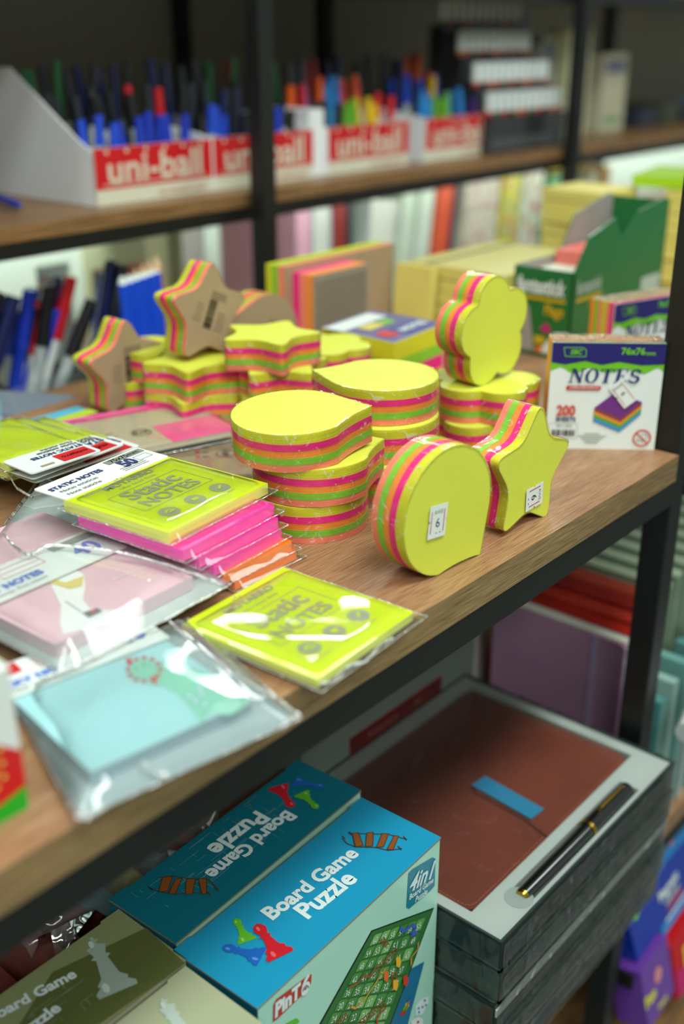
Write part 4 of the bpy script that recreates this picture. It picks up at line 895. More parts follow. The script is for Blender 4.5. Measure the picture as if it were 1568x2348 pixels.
# ================================================================== LOWER SHELF: boxed notebook and pen sets
nx0, nx1, ny0, ny1, nz = .4489, .6873, .2564, .4489, -.2360; hh = .0257
tray = pmat('white_tray_card', 'B9C4BE', .5, var=.02); lid = pmat('black_box_card', '23302E', .3, coat=.6, var=.2, nscale=40); leather = pmat('brown_leather', '74311A', .40, .5, var=.35, nscale=14, bump=.25, bscale=700)
stitch = pmat('tan_stitch', 'B06A3C', .6); gold = pmat('brass', 'C9A640', .22, metal=1, var=.02); blk = pmat('black_lacquer', '0C1110', .12, .6, coat=1, var=.02)
mott = pmat('mottled_print', '3A4640', .25, coat=.5, var=.55, nscale=22, stretch=(1, 1, 6))
labs = ['lowest box of the shrink-wrapped notebook set stack', 'second lowest box of the notebook set stack', 'middle box of the notebook set stack', 'shrink-wrapped set box directly under the opened brown notebook set', 'gift box with brown leather notebook and black pen, topmost of its stack']
for k in range(5):
    zt = nz-(4-k)*hh; zb = zt-hh+.0012; top_ = k == 4
    o = thing('notebook_gift_box', labs[k], 'gift box', ((nx0+nx1)/2, (ny0+ny1)/2, zb), 'stacked notebook gift boxes')
    dx = (0, .001, -.0015, .001, 0)[k]; dy = (.001, -.001, .0005, -.0008, 0)[k]
    b = MB(); t = .0022; x0, x1, y0, y1 = nx0+dx, nx1+dx, ny0+dy, ny1+dy; sd = mott if k in (1, 3) else lid
    b.box((x0, y0, zb), (x1, y1, zb+t), lid)
    b.box((x0, y0, zb), (x1, y0+t, zt), sd); b.box((x0, y1-t, zb), (x1, y1, zt), sd); b.box((x0, y0+t, zb), (x0+t, y1-t, zt), sd); b.box((x1-t, y0+t, zb), (x1, y1-t, zt), sd)
    rn = random.Random(k+3); 
    for e in range(26):
        xx = rn.uniform(x0+.004, x1-.03); zz = rn.uniform(zb+.003, zt-.006); b.X = frame((xx, y0-.0002, zz), (1, 0, 0), (0, 0, 1))
        b.rect(0, 0, rn.uniform(.004, .03), rn.uniform(.0008, .003), pmat('mottle_'+('5C6470', '6A5A62', '4F6A72', '6C6A4A')[e % 4], ('5C6470', '6A5A62', '4F6A72', '6C6A4A')[e % 4], .4), 0)
    b.X = Matrix.Identity(4); sub(b, 'box_shell', o)
    # inset tray with recesses
    zi = zt-.001
    b = MB()
    if top_:
        lx0, lx1, ly0, ly1 = .4597, .6749, .2857, .4350
        def hole(px0, px1, py0, py1): return (px0, px1, py0, py1)
        px0, px1, py0, py1 = .4901, .6399, .2620, .2775
        xs = sorted({x0+t, lx0, lx1, px0, px1, x1-t}); ys = sorted({y0+t, py0, py1, ly0, ly1, y1-t})
        for i in range(len(xs)-1):
            for j in range(len(ys)-1):
                cx, cy_ = (xs[i]+xs[i+1])/2, (ys[j]+ys[j+1])/2
                if (lx0 < cx < lx1 and ly0 < cy_ < ly1) or (px0 < cx < px1 and py0 < cy_ < py1) or False: continue
                b.quad3([(xs[i], ys[j], zi), (xs[i+1], ys[j], zi), (xs[i+1], ys[j+1], zi), (xs[i], ys[j+1], zi)], tray)
        for (a0, a1, c0_, c1, dp) in ((lx0, lx1, ly0, ly1, .012), (px0, px1, py0, py1, .009)):
            zz = zi-dp; b.quad3([(a0, c0_, zz), (a1, c0_, zz), (a1, c1, zz), (a0, c1, zz)], tray)
            for p, q_ in (((a0, c0_), (a1, c0_)), ((a1, c0_), (a1, c1)), ((a1, c1), (a0, c1)), ((a0, c1), (a0, c0_))): b.quad3([(p[0], p[1], zz), (p[0], p[1], zi), (q_[0], q_[1], zi), (q_[0], q_[1], zz)], tray)
        b.X = Matrix.Translation((.4896, .2698, 0)); b.disc(0, 0, .0095, pmat('tray_hollow', '9EACA6', .6), zi+.0002, 24)
    else:
        b.box((x0+t, y0+t, zb+t), (x1-t, y1-t, zi), tray)
    sub(b, 'inner_tray', o, 'white card tray')
    if k == 2:
        b = MB(); b.X = frame((x0, y0-.0004, zt-.008), (1, 0, 0), (0, 0, 1)); b.prism([(0, 0), (x1-x0, 0), (x1-x0, .006), (0, .006)], 0, .0012, tray, tray, tray); sub(b, 'white_lip', o)
    # cling film with creases over rim and sides
    b = MB(); rn = random.Random(50+k); nxs = 40
    for (p, q_) in (((x0, y0), (x1, y0)), ((x0, y1), (x0, y0)), ((x1, y0), (x1, y1))):
        P0 = Vector((p[0], p[1], 0)); Q0 = Vector((q_[0], q_[1], 0)); d_ = (Q0-P0).normalized(); nrm = Vector((d_.y, -d_.x, 0)); vs = []
        for j in range(5):
            for i in range(nxs+1): vs.append(tuple(P0+(Q0-P0)*i/nxs+nrm*(.0018+rn.uniform(-.0004, .0008))+Vector((0, 0, zb+.0005+(zt-zb-.0005)*j/4))))
        b.add(vs, [(j*(nxs+1)+i, j*(nxs+1)+i+1, (j+1)*(nxs+1)+i+1, (j+1)*(nxs+1)+i) for j in range(4) for i in range(nxs)], film('box_cling_film', .01, .7, 60, .12, 60, glossmul=.8, rough=.1, stretch=(1, 1, .35)))
    if top_: b.add([(x0, y0, zt+.0008), (x1, y0, zt+.0008), (x1, y1, zt+.0008), (x0, y1, zt+.0008)], [(0, 1, 2, 3)], clearlow)
    sub(b, 'shrink_wrap', o, smooth=True)
# leather notebook lying in the tray
o = thing('leather_notebook', 'brown leather notebook with strap, lying in the topmost gift box', 'notebook', (.5673, .3604, nz-.0125))
b = MB(); b.X = Matrix.Identity(4); b.prism(rounded([(.4613, .2867), (.6739, .2867), (.6739, .4340), (.4613, .4340)], .009, 5), nz-.0125, nz-.0035, leather, leather, leather); c_ = sub(b, 'cover', o, smooth=True, bev=.0012)
b = MB()
pts_ = rounded([(.4638, .2893), (.6713, .2893), (.6713, .4314), (.4638, .4314)], .008, 5); n_ = len(pts_)
L = []
for i in range(n_):
    p, q_ = Vector(pts_[i]), Vector(pts_[(i+1) % n_]); dd = (q_-p).length; kk = max(1, int(dd/.0028))
    for j in range(kk):
        a_ = p+(q_-p)*(j+.15)/kk; c2 = p+(q_-p)*(j+.8)/kk; L.append((tuple(a_), tuple(c2)))
for a_, c2 in L: b.line([a_, c2], .0005, stitch, nz-.0032)
sub(b, 'stitching', o)
b = MB(); b.prism(rounded([(.5508, .2780), (.5663, .2780), (.5755, .3089), (.5766, .3542), (.5616, .3542), (.5591, .3089)], .004, 4), nz-.0036, nz-.0016, leather, leather, leather); sub(b, 'strap', o, bev=.0006)
b = MB(); b.X = Matrix.Translation((.5699, .3300, nz-.0016)) @ Matrix.Rotation(radians(-5), 4, 'Z'); bm_ = pmat('steel_under_blue_film', '1E6E92', .12, metal=.3, coat=1, var=.08); b.box((-.0075, -.0265, 0), (.0075, .0265, .0015), bm_)
b.box((-.0079, -.0268, .0015), (.0079, .0268, .0018), pmat('blue_protective_film', '2A86AC', .1, coat=1, var=.05)); sub(b, 'magnetic_plate', o, 'steel plate under blue protective film', bev=.0004)
o = thing('ballpoint_pen', 'black pen with gold clip, lying in the topmost gift box', 'pen', (.5653, .2698, nz-.0075))
b = MB(); zc = nz-.0020; b.tube((.4942, .2695, zc), (.5766, .2695, zc), .0050, .0064, blk, 20); sub(b, 'barrel', o, smooth=True)
b = MB(); b.tube((.5776, .2695, zc), (.6353, .2695, zc), .0069, .0062, blk, 20); sub(b, 'cap', o, smooth=True)
b = MB(); b.tube((.4916, .2695, zc), (.4942, .2695, zc), .0042, .0051, gold, 18); sub(b, 'brass_ring', o, smooth=True); b = MB(); b.tube((.5755, .2695, zc), (.5786, .2695, zc), .0072, .0072, gold, 18); sub(b, 'brass_ring', o, smooth=True); b = MB(); b.tube((.6353, .2695, zc), (.6368, .2695, zc), .0056, .0050, gold, 18); sub(b, 'brass_ring', o, smooth=True)
b = MB(); b.tube((.5941, .2695, zc+.0086), (.6260, .2695, zc+.0080), .0013, .0010, gold, 10); b.tube((.6260, .2695, zc+.0080), (.6311, .2695, zc+.0055), .0010, .0010, gold, 10); b.tube((.5941, .2695, zc+.0086), (.5936, .2695, zc+.0068), .0018, .0012, gold, 10); sub(b, 'clip', o, 'gold clip', smooth=True)

# ================================================================== REAR UNIT, UPPER SHELF: pen boxes
PZ = .1125
cream = pmat('cream_card', 'CFCDB8', .6, var=.03); ubred = pmat('poster_red_print', 'C4101A', .45); bwhite = pmat('white_box_card', 'E2E4E6', .55, var=.02)
def pen_proto(kind):
    r = .0045
    mats = {'blue': ('1736B4', '1736B4'), 'black': ('15181A', '20242A'), 'red': ('B4101C', '8A1018'), 'green': ('0E6A34', '0E5A2C'), 'clear_blue': ('B9C6CC', '1E48C8'), 'clear_black': ('AEB6B4', '17191B'),
            'white_red': ('D8DCDA', 'C01822'), 'yellow': ('E2C418', 'D8B010'), 'orange': ('E8741C', 'E05A14'), 'cyan': ('2A96D0', '1C78C0'), 'purple': ('5A2A84', '48206E'), 'lime': ('8CC02A', '5A9A1E'), 'navy': ('14205E', '101A4C'), 'marker': ('DCE4E2', 'C02A2A')}
    return mats[kind]
_pens = {}
def pen(kind, base, tilt=(0, 0), L=.145, label='', group=None, rz=0, cap_top=True, rad=1.0):
    key = (kind, round(L, 3), cap_top, rad)
    if key not in _pens:
        bc, cc = pen_proto(kind); b = MB(); R_ = .0045*rad; m1 = pmat('pen_body_'+kind, bc, .25, coat=.6); m2 = pmat('pen_cap_'+kind, cc, .25, coat=.6)
        b.tube((0, 0, .012), (0, 0, L*.66), R_*.9, R_*.95, m1, 10); b.tube((0, 0, 0), (0, 0, .012), R_*.25, R_*.9, m2, 8)
        o = b.build('pen', smooth=True)
        c = MB(); c.tube((0, 0, L*.64), (0, 0, L), R_*1.12, R_*.95, m2, 10); c.box((-.001, R_, L*.70), (.001, R_+.0022, L*.97), m2); c.build('cap', o, smooth=True)
        _pens[key] = o; r = o
    else: r = copy_tree(_pens[key])
    r.location = base; r.rotation_euler = (tilt[0], tilt[1], rz); tag(r, label, 'pen', group); return r
def pen_box(x0, x1, y0, name, lab, side=False, h=.054, back=.066):
    o = thing('pen_display_box', lab, 'pen box', ((x0+x1)/2, y0+.08, PZ)); b = PR(); d = .16; t = .002; w = x1-x0
    b.box((x0, y0, PZ), (x1, y0+t, PZ+h), bwhite); b.box((x0, y0+d-t, PZ), (x1, y0+d, PZ+back), bwhite); b.box((x0, y0, PZ), (x1, y0+d, PZ+t), bwhite)
    for xx in (x0, x1-t):
        b.X = frame((xx, y0, 0), (0, 1, 0), (0, 0, 1)); b.prism([(0, PZ), (d, PZ), (d, PZ+back), (.085, PZ+back), (.02, PZ+h+.004), (0, PZ+h)], -t if xx == x0 else -t, 0, bwhite, bwhite, bwhite)
    b.X = Matrix.Identity(4); sub(b, 'tray', o)
    b = MB(); b.X = frame((x0, y0-.0006, PZ), (1, 0, 0), (0, 0, 1)); b.prism([(0, 0), (w, 0), (w, h), (0, h)], -.0004, 0, cream, cream, cream)
    b.rect(w*.0, h*.28, w, h, ubred, .0003)
    vs, fs = glyphs('uni-ball', .015, 0, 'CENTER'); p = min(v[0] for v in vs); q_ = max(v[0] for v in vs); k = w*.80/(q_-p)
    b.add([(w*.5+(u-(p+q_)/2)*k, h*.60+v*k*.85, .0008) for u, v in vs], fs, cream); b.rect(w*.06, h*.34, w*.94, h*.36, cream, .0006)
    for k in range(6): b.disc(w*(.1+.16*k), h*.93, .0022, cream, .0006, 8)
    b.text('uni mitsubishi pencil', w*.72, h*.12, .008, pmat('faded_red_print', 'B0382C', .5), .0005)
    sub(b, 'front_label', o, 'red front label with cream lettering'); return o
px_boxes = [(.690, .845, .905), (.848, 1.006, .905), (1.034, 1.190, .905), (1.228, 1.386, .905)]
box_lab = ['leftmost open box of pens with red lettered front', 'second open pen box from the left, partly behind the black post', 'open pen box with red front just right of the thin rear post', 'rightmost open pen box with red front, next to the white markers']
kinds = [[['clear_blue', 'blue', 'blue', 'blue'], ['clear_black', 'black', 'clear_black', 'white_red'], ['green', 'black', 'navy', 'black']],
         [['clear_blue', 'clear_black', 'blue', 'clear_black'], ['black', 'navy', 'black', 'clear_black'], ['navy', 'black', 'green', 'red']],
         [['black', 'lime', 'yellow', 'white_red'], ['cyan', 'orange', 'orange', 'white_red'], ['green', 'black', 'red', 'navy']],
         [['cyan', 'lime', 'cyan', 'purple'], ['yellow', 'navy', 'clear_blue', 'white_red'], ['black', 'navy', 'orange', 'red']]]
rn = random.Random(11)
for bi, (x0, x1, y0) in enumerate(px_boxes):
    pen_box(x0, x1, y0, 'u', box_lab[bi])
    for r_ in range(3):
        n = 11
        for i in range(n):
            L = (.078, .100, .124)[r_]+rn.uniform(-.006, .006); L = round(L/.004)*.004
            x = x0+.012+(x1-x0-.024)*i/(n-1)+rn.uniform(-.002, .002); y = y0+.022+.042*r_+rn.uniform(-.006, .006)
            kd = kinds[bi][r_][(i*4//n) if r_ != 1 else rn.randrange(4)]
            pen(kd, (x, y, PZ+.003), (rn.uniform(-.14, .06), rn.uniform(-.10, .10)), L, 'pen with a %s cap standing in the %s' % ({'blue': 'blue', 'black': 'black', 'red': 'red', 'green': 'green', 'clear_blue': 'blue, clear barrelled', 'clear_black': 'black, clear barrelled', 'white_red': 'red, white barrelled', 'yellow': 'yellow', 'orange': 'orange', 'cyan': 'light blue', 'purple': 'purple', 'lime': 'lime', 'navy': 'navy'}[kd], ['leftmost pen box', 'pen box behind the post', 'third pen box', 'rightmost pen box'][bi]),
                '%s pens in pen box %s' % (kd.replace('_', ' '), ['at the left', 'behind the post', 'third from the left', 'at the right'][bi]))
b = MB(); b.box((1.007, .91, PZ), (1.032, .985, PZ+.075), bwhite); solo(b, 'white_carton', 'narrow plain white carton between the two left and right pen boxes', 'carton')
# white-sided tray at the left with blue pens lying before it
b = MB(); b.X = frame((.6875, .905, PZ), (0, 1, 0), (0, 0, 1)); b.prism([(0, 0), (.30, 0), (.30, .125), (.12, .125), (.02, .062), (0, .052)], 0, .002, bwhite, bwhite, bwhite); solo(b, 'white_partition', 'tall white card partition at the left end of the pen boxes', 'partition')
for k in range(7): pen('clear_blue' if k % 2 else 'blue', (.50+.02*k, .93+.012*(k % 3), PZ+.006), (0, pi/2-.02), .14, 'pen lying flat on the rear shelf left of the white partition', 'pens lying flat at the left end of the rear shelf', rz=rn.uniform(-.4, .4)+pi/2)
# tiered rack of white markers
o = thing('marker_rack', 'black stepped rack filled with short white markers', 'rack', (1.40, .93, PZ)); rackm = pmat('smoky_plastic', '24282A', .3, coat=.5)
tiers = []
for Y_, xl, xr, yb in ((.900, 1112, 1282, 268), (.926, 1082, 1252, 200), (.952, 1047, 1212, 128), (.978, 1005, 1190, 58)):
    a_ = PY(xl, yb, Y_); tiers.append((Y_, a_.z-PZ, a_.x, PY(xr, yb-14, Y_).x))
for i, (y, z, xa, xb) in enumerate(tiers):
    b = MB(); b.box((xa-.001, y-.010, PZ), (xb+.001, y+.014, PZ+z), rackm); sub(b, 'tier', o)
b = MB()
for k in range(9): b.X = frame((tiers[0][2]+.008+.018*k, .8895, PZ+.014), (1, 0, 0), (0, 0, 1)); b.ring(0, 0, .006, .0072, pmat('pale_ring_print', '8C9290', .4), .0005, 14)
sub(b, 'ring_print', o)
mk = {}
for i, (y, z, xa, xb) in enumerate(tiers):
    for k in range(11):
        cc = ['C02A2A', '1E6A4A', 'C02A2A', '20242A', 'C8701C'][(k+i*2) % 5]
        if cc not in mk:
            b = MB(); wm = pmat('marker_white', 'D4DCDA', .4); b.tube((0, 0, .006), (0, 0, .031), .0058, .0058, wm, 12); o2 = b.build('marker', smooth=True)
            b = MB(); b.tube((0, 0, 0), (0, 0, .006), .0052, .0058, pmat('marker_tip_'+cc, cc, .4), 12); b.build('colour_ring', o2, smooth=True); mk[cc] = o2; r = o2
        else: r = copy_tree(mk[cc])
        r.location = (xa+.008+(xb-xa-.016)*k/10, y, PZ+z+.0003); tag(r, 'short white marker on the %s step of the black rack' % ['lowest', 'second', 'third', 'highest'][i], 'marker', '%s row of white markers on the stepped rack' % ['lowest', 'second', 'third', 'highest'][i])
# hanging cards and cream cartons to the right
for (x, y, w, h, c, lab) in ((1.50, .99, .035, .19, '8E949C', 'tall grey carton right of the marker rack, beside the post'), (1.625, .93, .07, .165, 'C9C7A0', 'tall cream carton right of the rear post'), (1.585, .95, .034, .155, 'A8AC9C', 'slim grey-green carton left of the cream carton'), (1.80, .96, .085, .125, 'B7B298', 'shorter beige carton at the upper right')):
    if lab.startswith('tall grey'): x = 1.565
    b = MB(); b.box((x, y, PZ), (x+w, y+.04, PZ+h), pmat('carton_'+c, c, .6, var=.12, nscale=30)); b.X = frame((x, y-.0003, PZ), (1, 0, 0), (0, 0, 1)); b.rect(w*.1, h*.75, w*.9, h*.92, pmat('carton_mark', '6A7284', .5), 0); b.rect(w*.15, h*.1, w*.85, h*.2, pmat('carton_mark2', '7E9A76', .5), 0)
    solo(b, 'carton', lab, 'carton')
for k in range(4):
    b = MB(); x = 1.93+.09*k; b.box((x, .95, PZ), (x+.075, 1.03, PZ+.03+.008*(k % 2)), pmat('dark_tin_%d' % k, ('2A3040', '3A4032', '1E2430', '5A6A7C')[k], .4)); solo(b, 'tin_box', ['dark blue tin at the right end of the rear shelf', 'dark olive tin at the right end of the rear shelf', 'near-black tin at the far right of the rear shelf', 'steel blue tin outermost on the rear shelf'][k], 'tin', bev=.002)

# ================================================================== REAR UNIT, LOWER SHELF: notebooks and pens
BZ = -.1195
def book(x, w, h, d, y, col, lab, lean=0, pat=None, spiral=False, name='notebook'):
    cm = pmat('cover_'+col, col, .45, coat=.15, var=.04); pg = pmat('page_block', 'E4E4D4', .7, bump=.3, bscale=1, stretch=(2500, 10, 10), nscale=1)
    b = MB(); b.X = Matrix.Translation((x, y, BZ)) @ Matrix.Rotation(lean, 4, 'Y')
    b.box((0, 0, 0), (.002, d, h), cm); b.box((w-.002, 0, 0), (w, d, h), cm)
    if not spiral: b.box((0, -.001, 0), (w, .001, h), cm)
    if pat:
        b2 = b.X; rr = random.Random(col); b.X = b2 @ frame((0, -.0012, 0), (1, 0, 0), (0, 0, 1))
        for k in range(int(60*w/.03)):
            m = pmat('floral_'+pat[k % len(pat)], pat[k % len(pat)], .5); cx, cy_ = rr.uniform(.003, w-.003), rr.uniform(.005, h-.005); r_ = rr.uniform(.002, .005)
            b.disc(cx, cy_, min(r_, cx-.0002, w-cx), m, .0003+.00001*k, 7, r_)
    zc = [tuple(v) for v in b.v]; cx = sum(v[0] for v in zc)/len(zc); o = thing(name, lab, 'notebook', (cx, y+d/2, BZ)); X_ = Matrix.Translation((x, y, BZ)) @ Matrix.Rotation(lean, 4, 'Y')
    sub(b, 'cover', o)
    b = MB(); b.X = X_; b.box((.0022, .002, .002), (w-.0022, d-.003, h-.002), pg); sub(b, 'pages', o)
    if spiral:
        b = MB(); b.X = X_; n = int(h/.006)
        for k in range(n):
            z = .004+k*.006; pts = [(w/2+w*.55*cos(a), -.001+.004*sin(a)-.001, z) for a in [i*pi/3 for i in range(7)]]
            for p, q_ in zip(pts[:-1], pts[1:]): b.tube(p, q_, .0006, .0006, bwhite, 5, False)
        sub(b, 'spiral_binding', o)
    return o
book(1.045, .028, .19, .14, .97, 'E0A9BE', 'pink notebook standing just right of the black post')
book(1.078, .034, .188, .14, .97, 'BFD8D6', 'pale blue spiral notebook beside the pink one', spiral=True)
book(1.116, .026, .188, .14, .97, '8E2A26', 'dark red notebook right of the pale blue spiral one')
book(1.146, .020, .186, .14, .98, '1E2634', 'navy notebook standing upright in front of the thin rear post')
book(1.172, .060, .185, .14, .97, 'DDE8E0', 'thick white spiral notebook leaning right', lean=.14, spiral=True)
book(1.243, .032, .187, .14, .97, 'C9D8C4', 'pale green notebook leaning on the thick white spiral one', lean=.13)
book(1.284, .034, .188, .14, .97, 'D2DECE', 'off-white notebook left of the orange-red one', lean=.13)
book(1.326, .038, .190, .14, .97, 'DD5A38', 'orange-red notebook leaning to the right', lean=.14)
book(1.376, .022, .186, .14, .98, '23284A', 'dark blue notebook right of the orange-red one', lean=.10)
book(1.412, .090, .190, .14, .97, 'D4D0BC', 'cream notebook with faint pink blossom print', lean=.06, pat=['D8B4B0', 'E2DCC8', 'C89A98'])
book(1.516, .050, .186, .14, .97, 'CFC84A', 'notebook with yellow and pink flowers', lean=.04, pat=['E2C81C', '5AA88C', 'D84A7C', 'E8E4C4'])
book(1.575, .060, .190, .14, .97, 'D8DCC8', 'notebook with white and magenta flowers', lean=.05, pat=['C82A6C', 'ECEEE0', 'E2C8A0', '7CA05A'])
book(1.650, .100, .172, .14, .97, '6FA878', 'green flowered notebook near the right end', lean=.10, pat=['8ABF8C', 'D4E0B4', '4E8C5C', '9CCFA0'])
book(1.765, .026, .170, .14, .96, '9A9A86', 'grey-green notebook leaning against the brown board', lean=.12)
book(1.800, .018, .178, .14, .95, '9A7A48', 'brown board-covered notebook, last of the leaning row', lean=.12)
b = MB(); b.X = Matrix.Translation((1.72, 1.04, BZ+.174)); b.box((-.02, -.05, 0), (.09, .05, .014), pmat('bright_yellow_pack', 'E8C83A', .4)); solo(b, 'yellow_pack', 'bright yellow pack lying on the notebooks under the rear shelf', 'pack')
book(.905, .040, .17, .13, 1.10, 'C3C69C', 'cream notebook left of the black post, far behind', name='notebook'); book(.950, .038, .185, .13, 1.08, 'B9C2A0', 'pale olive spiral notebook touching the left side of the post', spiral=True)
b = MB(); b.tube((.868, 1.06, BZ), (.868, 1.06, BZ+.13), .020, .020, pmat('bright_red_tin', 'C81A22', .3, coat=.5), 20); solo(b, 'red_tin', 'bright red cylinder behind the raised star pad', 'tin', smooth=True)
b = MB(); b.tube((.815, 1.07, BZ), (.815, 1.07, BZ+.132), .013, .013, pmat('dark_red_tin', '7A1E1E', .3, coat=.5), 16); solo(b, 'dark_red_tube', 'thin dark red cylinder left of the bright red one', 'tin', smooth=True)
b = MB(); b.box((.745, 1.10, BZ), (.790, 1.103, BZ+.14), pmat('printed_backing', 'B9CCC4', .5)); b.X = frame((.745, 1.0995, BZ), (1, 0, 0), (0, 0, 1)); b.rect(.002, .02, .014, .13, pmat('pale_red_print2', 'B0807A', .5), .0002); solo(b, 'blister_card', 'pale card with red vertical print hanging behind the raised star', 'card')
# acrylic bins of pens at the left
acry = film('acrylic', .05, .1, 10, .05, 20, tint=(.96, .99, .99), glossmul=1.0)
def bin_(x0, x1, y0, y1, h, lab):
    b = MB(); t = .002
    for a, c_ in (((x0, y0), (x1, y0+t)), ((x0, y1-t), (x1, y1)), ((x0, y0+t), (x0+t, y1-t)), ((x1-t, y0+t), (x1, y1-t))): b.box((a[0], a[1], BZ), (c_[0], c_[1], BZ+h), acry)
    b.box((x0, y0, BZ), (x1, y1, BZ+.002), acry); return solo(b, 'acrylic_bin', lab, 'bin')
bins = [(.46, .545, .875, .955, .085, 'clear acrylic bin of black pens at the far left'), (.55, .635, .875, .955, .085, 'clear acrylic bin with blue and red capped pens'), (.64, .715, .875, .955, .080, 'clear acrylic bin with dark tall pens'), (.50, .60, .975, 1.06, .09, 'rear clear acrylic bin of markers')]
pk = [['black', 'clear_black', 'black', 'black', 'navy'], ['clear_blue', 'white_red', 'blue', 'clear_black', 'clear_black'], ['blue', 'black', 'clear_black', 'navy', 'clear_black'], ['black', 'clear_black', 'navy', 'black']]
for i, (x0, x1, y0, y1, h, lab) in enumerate(bins):
    bin_(x0, x1, y0, y1, h, lab)
    for k in range(11):
        kd = rn.choice(pk[i]); L = (.148, .164, .176)[k % 3]
        pen(kd, (x0+.015+rn.random()*(x1-x0-.05), y0+.012+rn.random()*(y1-y0-.03), BZ+.004), (rn.uniform(-.14, .14), rn.uniform(.22, .50)), L, '%s pen leaning in the %s' % ({'blue': 'blue', 'black': 'black', 'clear_blue': 'clear blue-capped', 'clear_black': 'clear black-capped', 'white_red': 'white red-capped', 'yellow': 'yellow', 'navy': 'navy'}[kd], ['far left acrylic bin', 'second acrylic bin', 'third acrylic bin', 'rear acrylic bin'][i]),
            '%s pens in the %s' % (kd.replace('_', ' '), ['far left bin', 'second bin', 'third bin', 'rear bin'][i]), rad=1.5)
for k in range(6):
    b = MB(); x = .668+.0085*k; b.tube((x, .835+.004*(k % 2), -.12), (x-.006, .84, .050+.001*k), .0048, .0048, pmat('royal_blue_plastic', '0F4AD0', .3, coat=.5), 10); b.tube((x-.006, .84, .050+.001*k), (x-.006, .84, .057), .0045, .002, white, 8)
    solo(b, 'blue_marker', 'royal blue felt pen in the tight bundle behind the left star pad', 'pen', 'royal blue felt pens in a bundle', smooth=True)
for k in range(4):
    b = MB(); x = .712+.009*k; b.tube((x, .86, -.12), (x-.012, .865, .044+.003*k), .0046, .0046, pmat('amber_pencil', 'D8821A', .4, coat=.3), 6); b.tube((x-.012, .865, .044+.003*k), (x-.0128, .8653, .056+.003*k), .0044, .0008, pmat('pencil_wood', 'D8B890', .6), 8)
    solo(b, 'amber_pencil', 'amber pencil standing right of the royal blue bundle', 'pencil', 'amber pencils beside the blue bundle')
b = MB(); b.box((.66, .826, -.12), (.775, .88, -.04), acry); solo(b, 'acrylic_bin', 'clear acrylic bin holding the blue felt pens and amber pencils', 'bin')
for k, (x, y, c, lab) in enumerate(((.44, .76, 'A9B4CC', 'pale blue packet lying behind the table, at the left border'), (.50, .79, '7C8692', 'blue-grey packet lying behind the table edge near the pens'), (.40, .80, '9A2A2E', 'dark red packet at the left border behind the table'))):
    b = MB(); b.X = Matrix.Translation((x, y, -.030)) @ Matrix.Rotation(.5*k, 4, 'Z'); b.box((-.03, -.04, 0), (.03, .035, .012), pmat('packet_'+c, c, .4, coat=.4)); solo(b, 'small_packet', lab, 'packet')
b = MB(); b.box((.30, .72, -.045), (.86, .835, -.0305), shelfwood); solo(b, 'wood_ledge', 'narrow wood board bridging the gap between the two shelving units', 'board')

# ================================================================== LOWER SHELF, RIGHT BAY: notebooks and sleeves seen past the post
pur = pmat('dusky_purple_cover', 'A07A94', .3, coat=.4, var=.05); pur2 = pmat('pale_purple_elastic', '9C88A8', .5)
o = thing('purple_notebook', 'dusky purple notebook with elastic strap standing behind the post', 'notebook', (.75, .39, LZ))
b = MB(); b.X = frame((.740, .455, LZ), (0, -1, 0), (0, 0, 1)); b.prism(rounded([(0, 0), (.125, 0), (.125, .178), (0, .178)], .006), -.016, 0, pur, pur, pur); sub(b, 'cover', o)
b = MB(); b.box((.7435, .3315, LZ+.002), (.7525, .45, LZ+.1787), offw); b.X = frame((.7394, .455, LZ), (0, -1, 0), (0, 0, 1)); b.prism([(.096, 0), (.102, 0), (.102, .1785), (.096, .1785)], 0, .0008, pur2, pur2, pur2); sub(b, 'elastic_strap', o, 'pale purple elastic strap')
for k in range(4):
    c = ['B4281E', 'C23A2A', 'A02A24', 'C8503A'][k]; b = MB(); x = .762+.017*k; b.box((x, .335, LZ), (x+.014, .47, LZ+.176+.004*k), pmat('cover_'+c, c, .3, coat=.4)); solo(b, 'red_notebook', ['red notebook right behind the purple one', 'second red notebook behind the purple one', 'third, darker red notebook behind the purple one', 'orange-red notebook, last before the clear sleeves'][k], 'notebook', bev=.002)
ple = pmat('clear_folder_plastic', '8FA58C', .12, .6, coat=.6, var=.04)
for k in range(11):
    b = MB(); x = .838+.020*k; h_ = .190+.0035*k; b.box((x, .34, LZ), (x+.003, .50, LZ+h_), ple); b.tube((x+.0015, .34, LZ+h_), (x+.0015, .50, LZ+h_), .0042, .0042, pmat('glossy_folder_spine', 'CFE2C4', .12, .8, coat=1), 10)
    solo(b, 'clear_folder', 'clear folder with rounded glossy spine in the row behind the post', 'folder', 'clear folders in a row behind the post', smooth=True)
for k in range(9):
    b = MB(); x = .745+.022*k; cc = ['4E8C88', '8FB4AC', '6AA09A', 'A9BCB8'][k % 4]; b.box((x, .296, LZ), (x+.010, .326, LZ+.135+.008*(k % 3)), pmat('sheet_'+cc, cc, .2, coat=.6)); solo(b, 'teal_folder', 'teal or silvery folder standing at the right border, beyond the post', 'folder', 'teal and silvery folders at the right border')
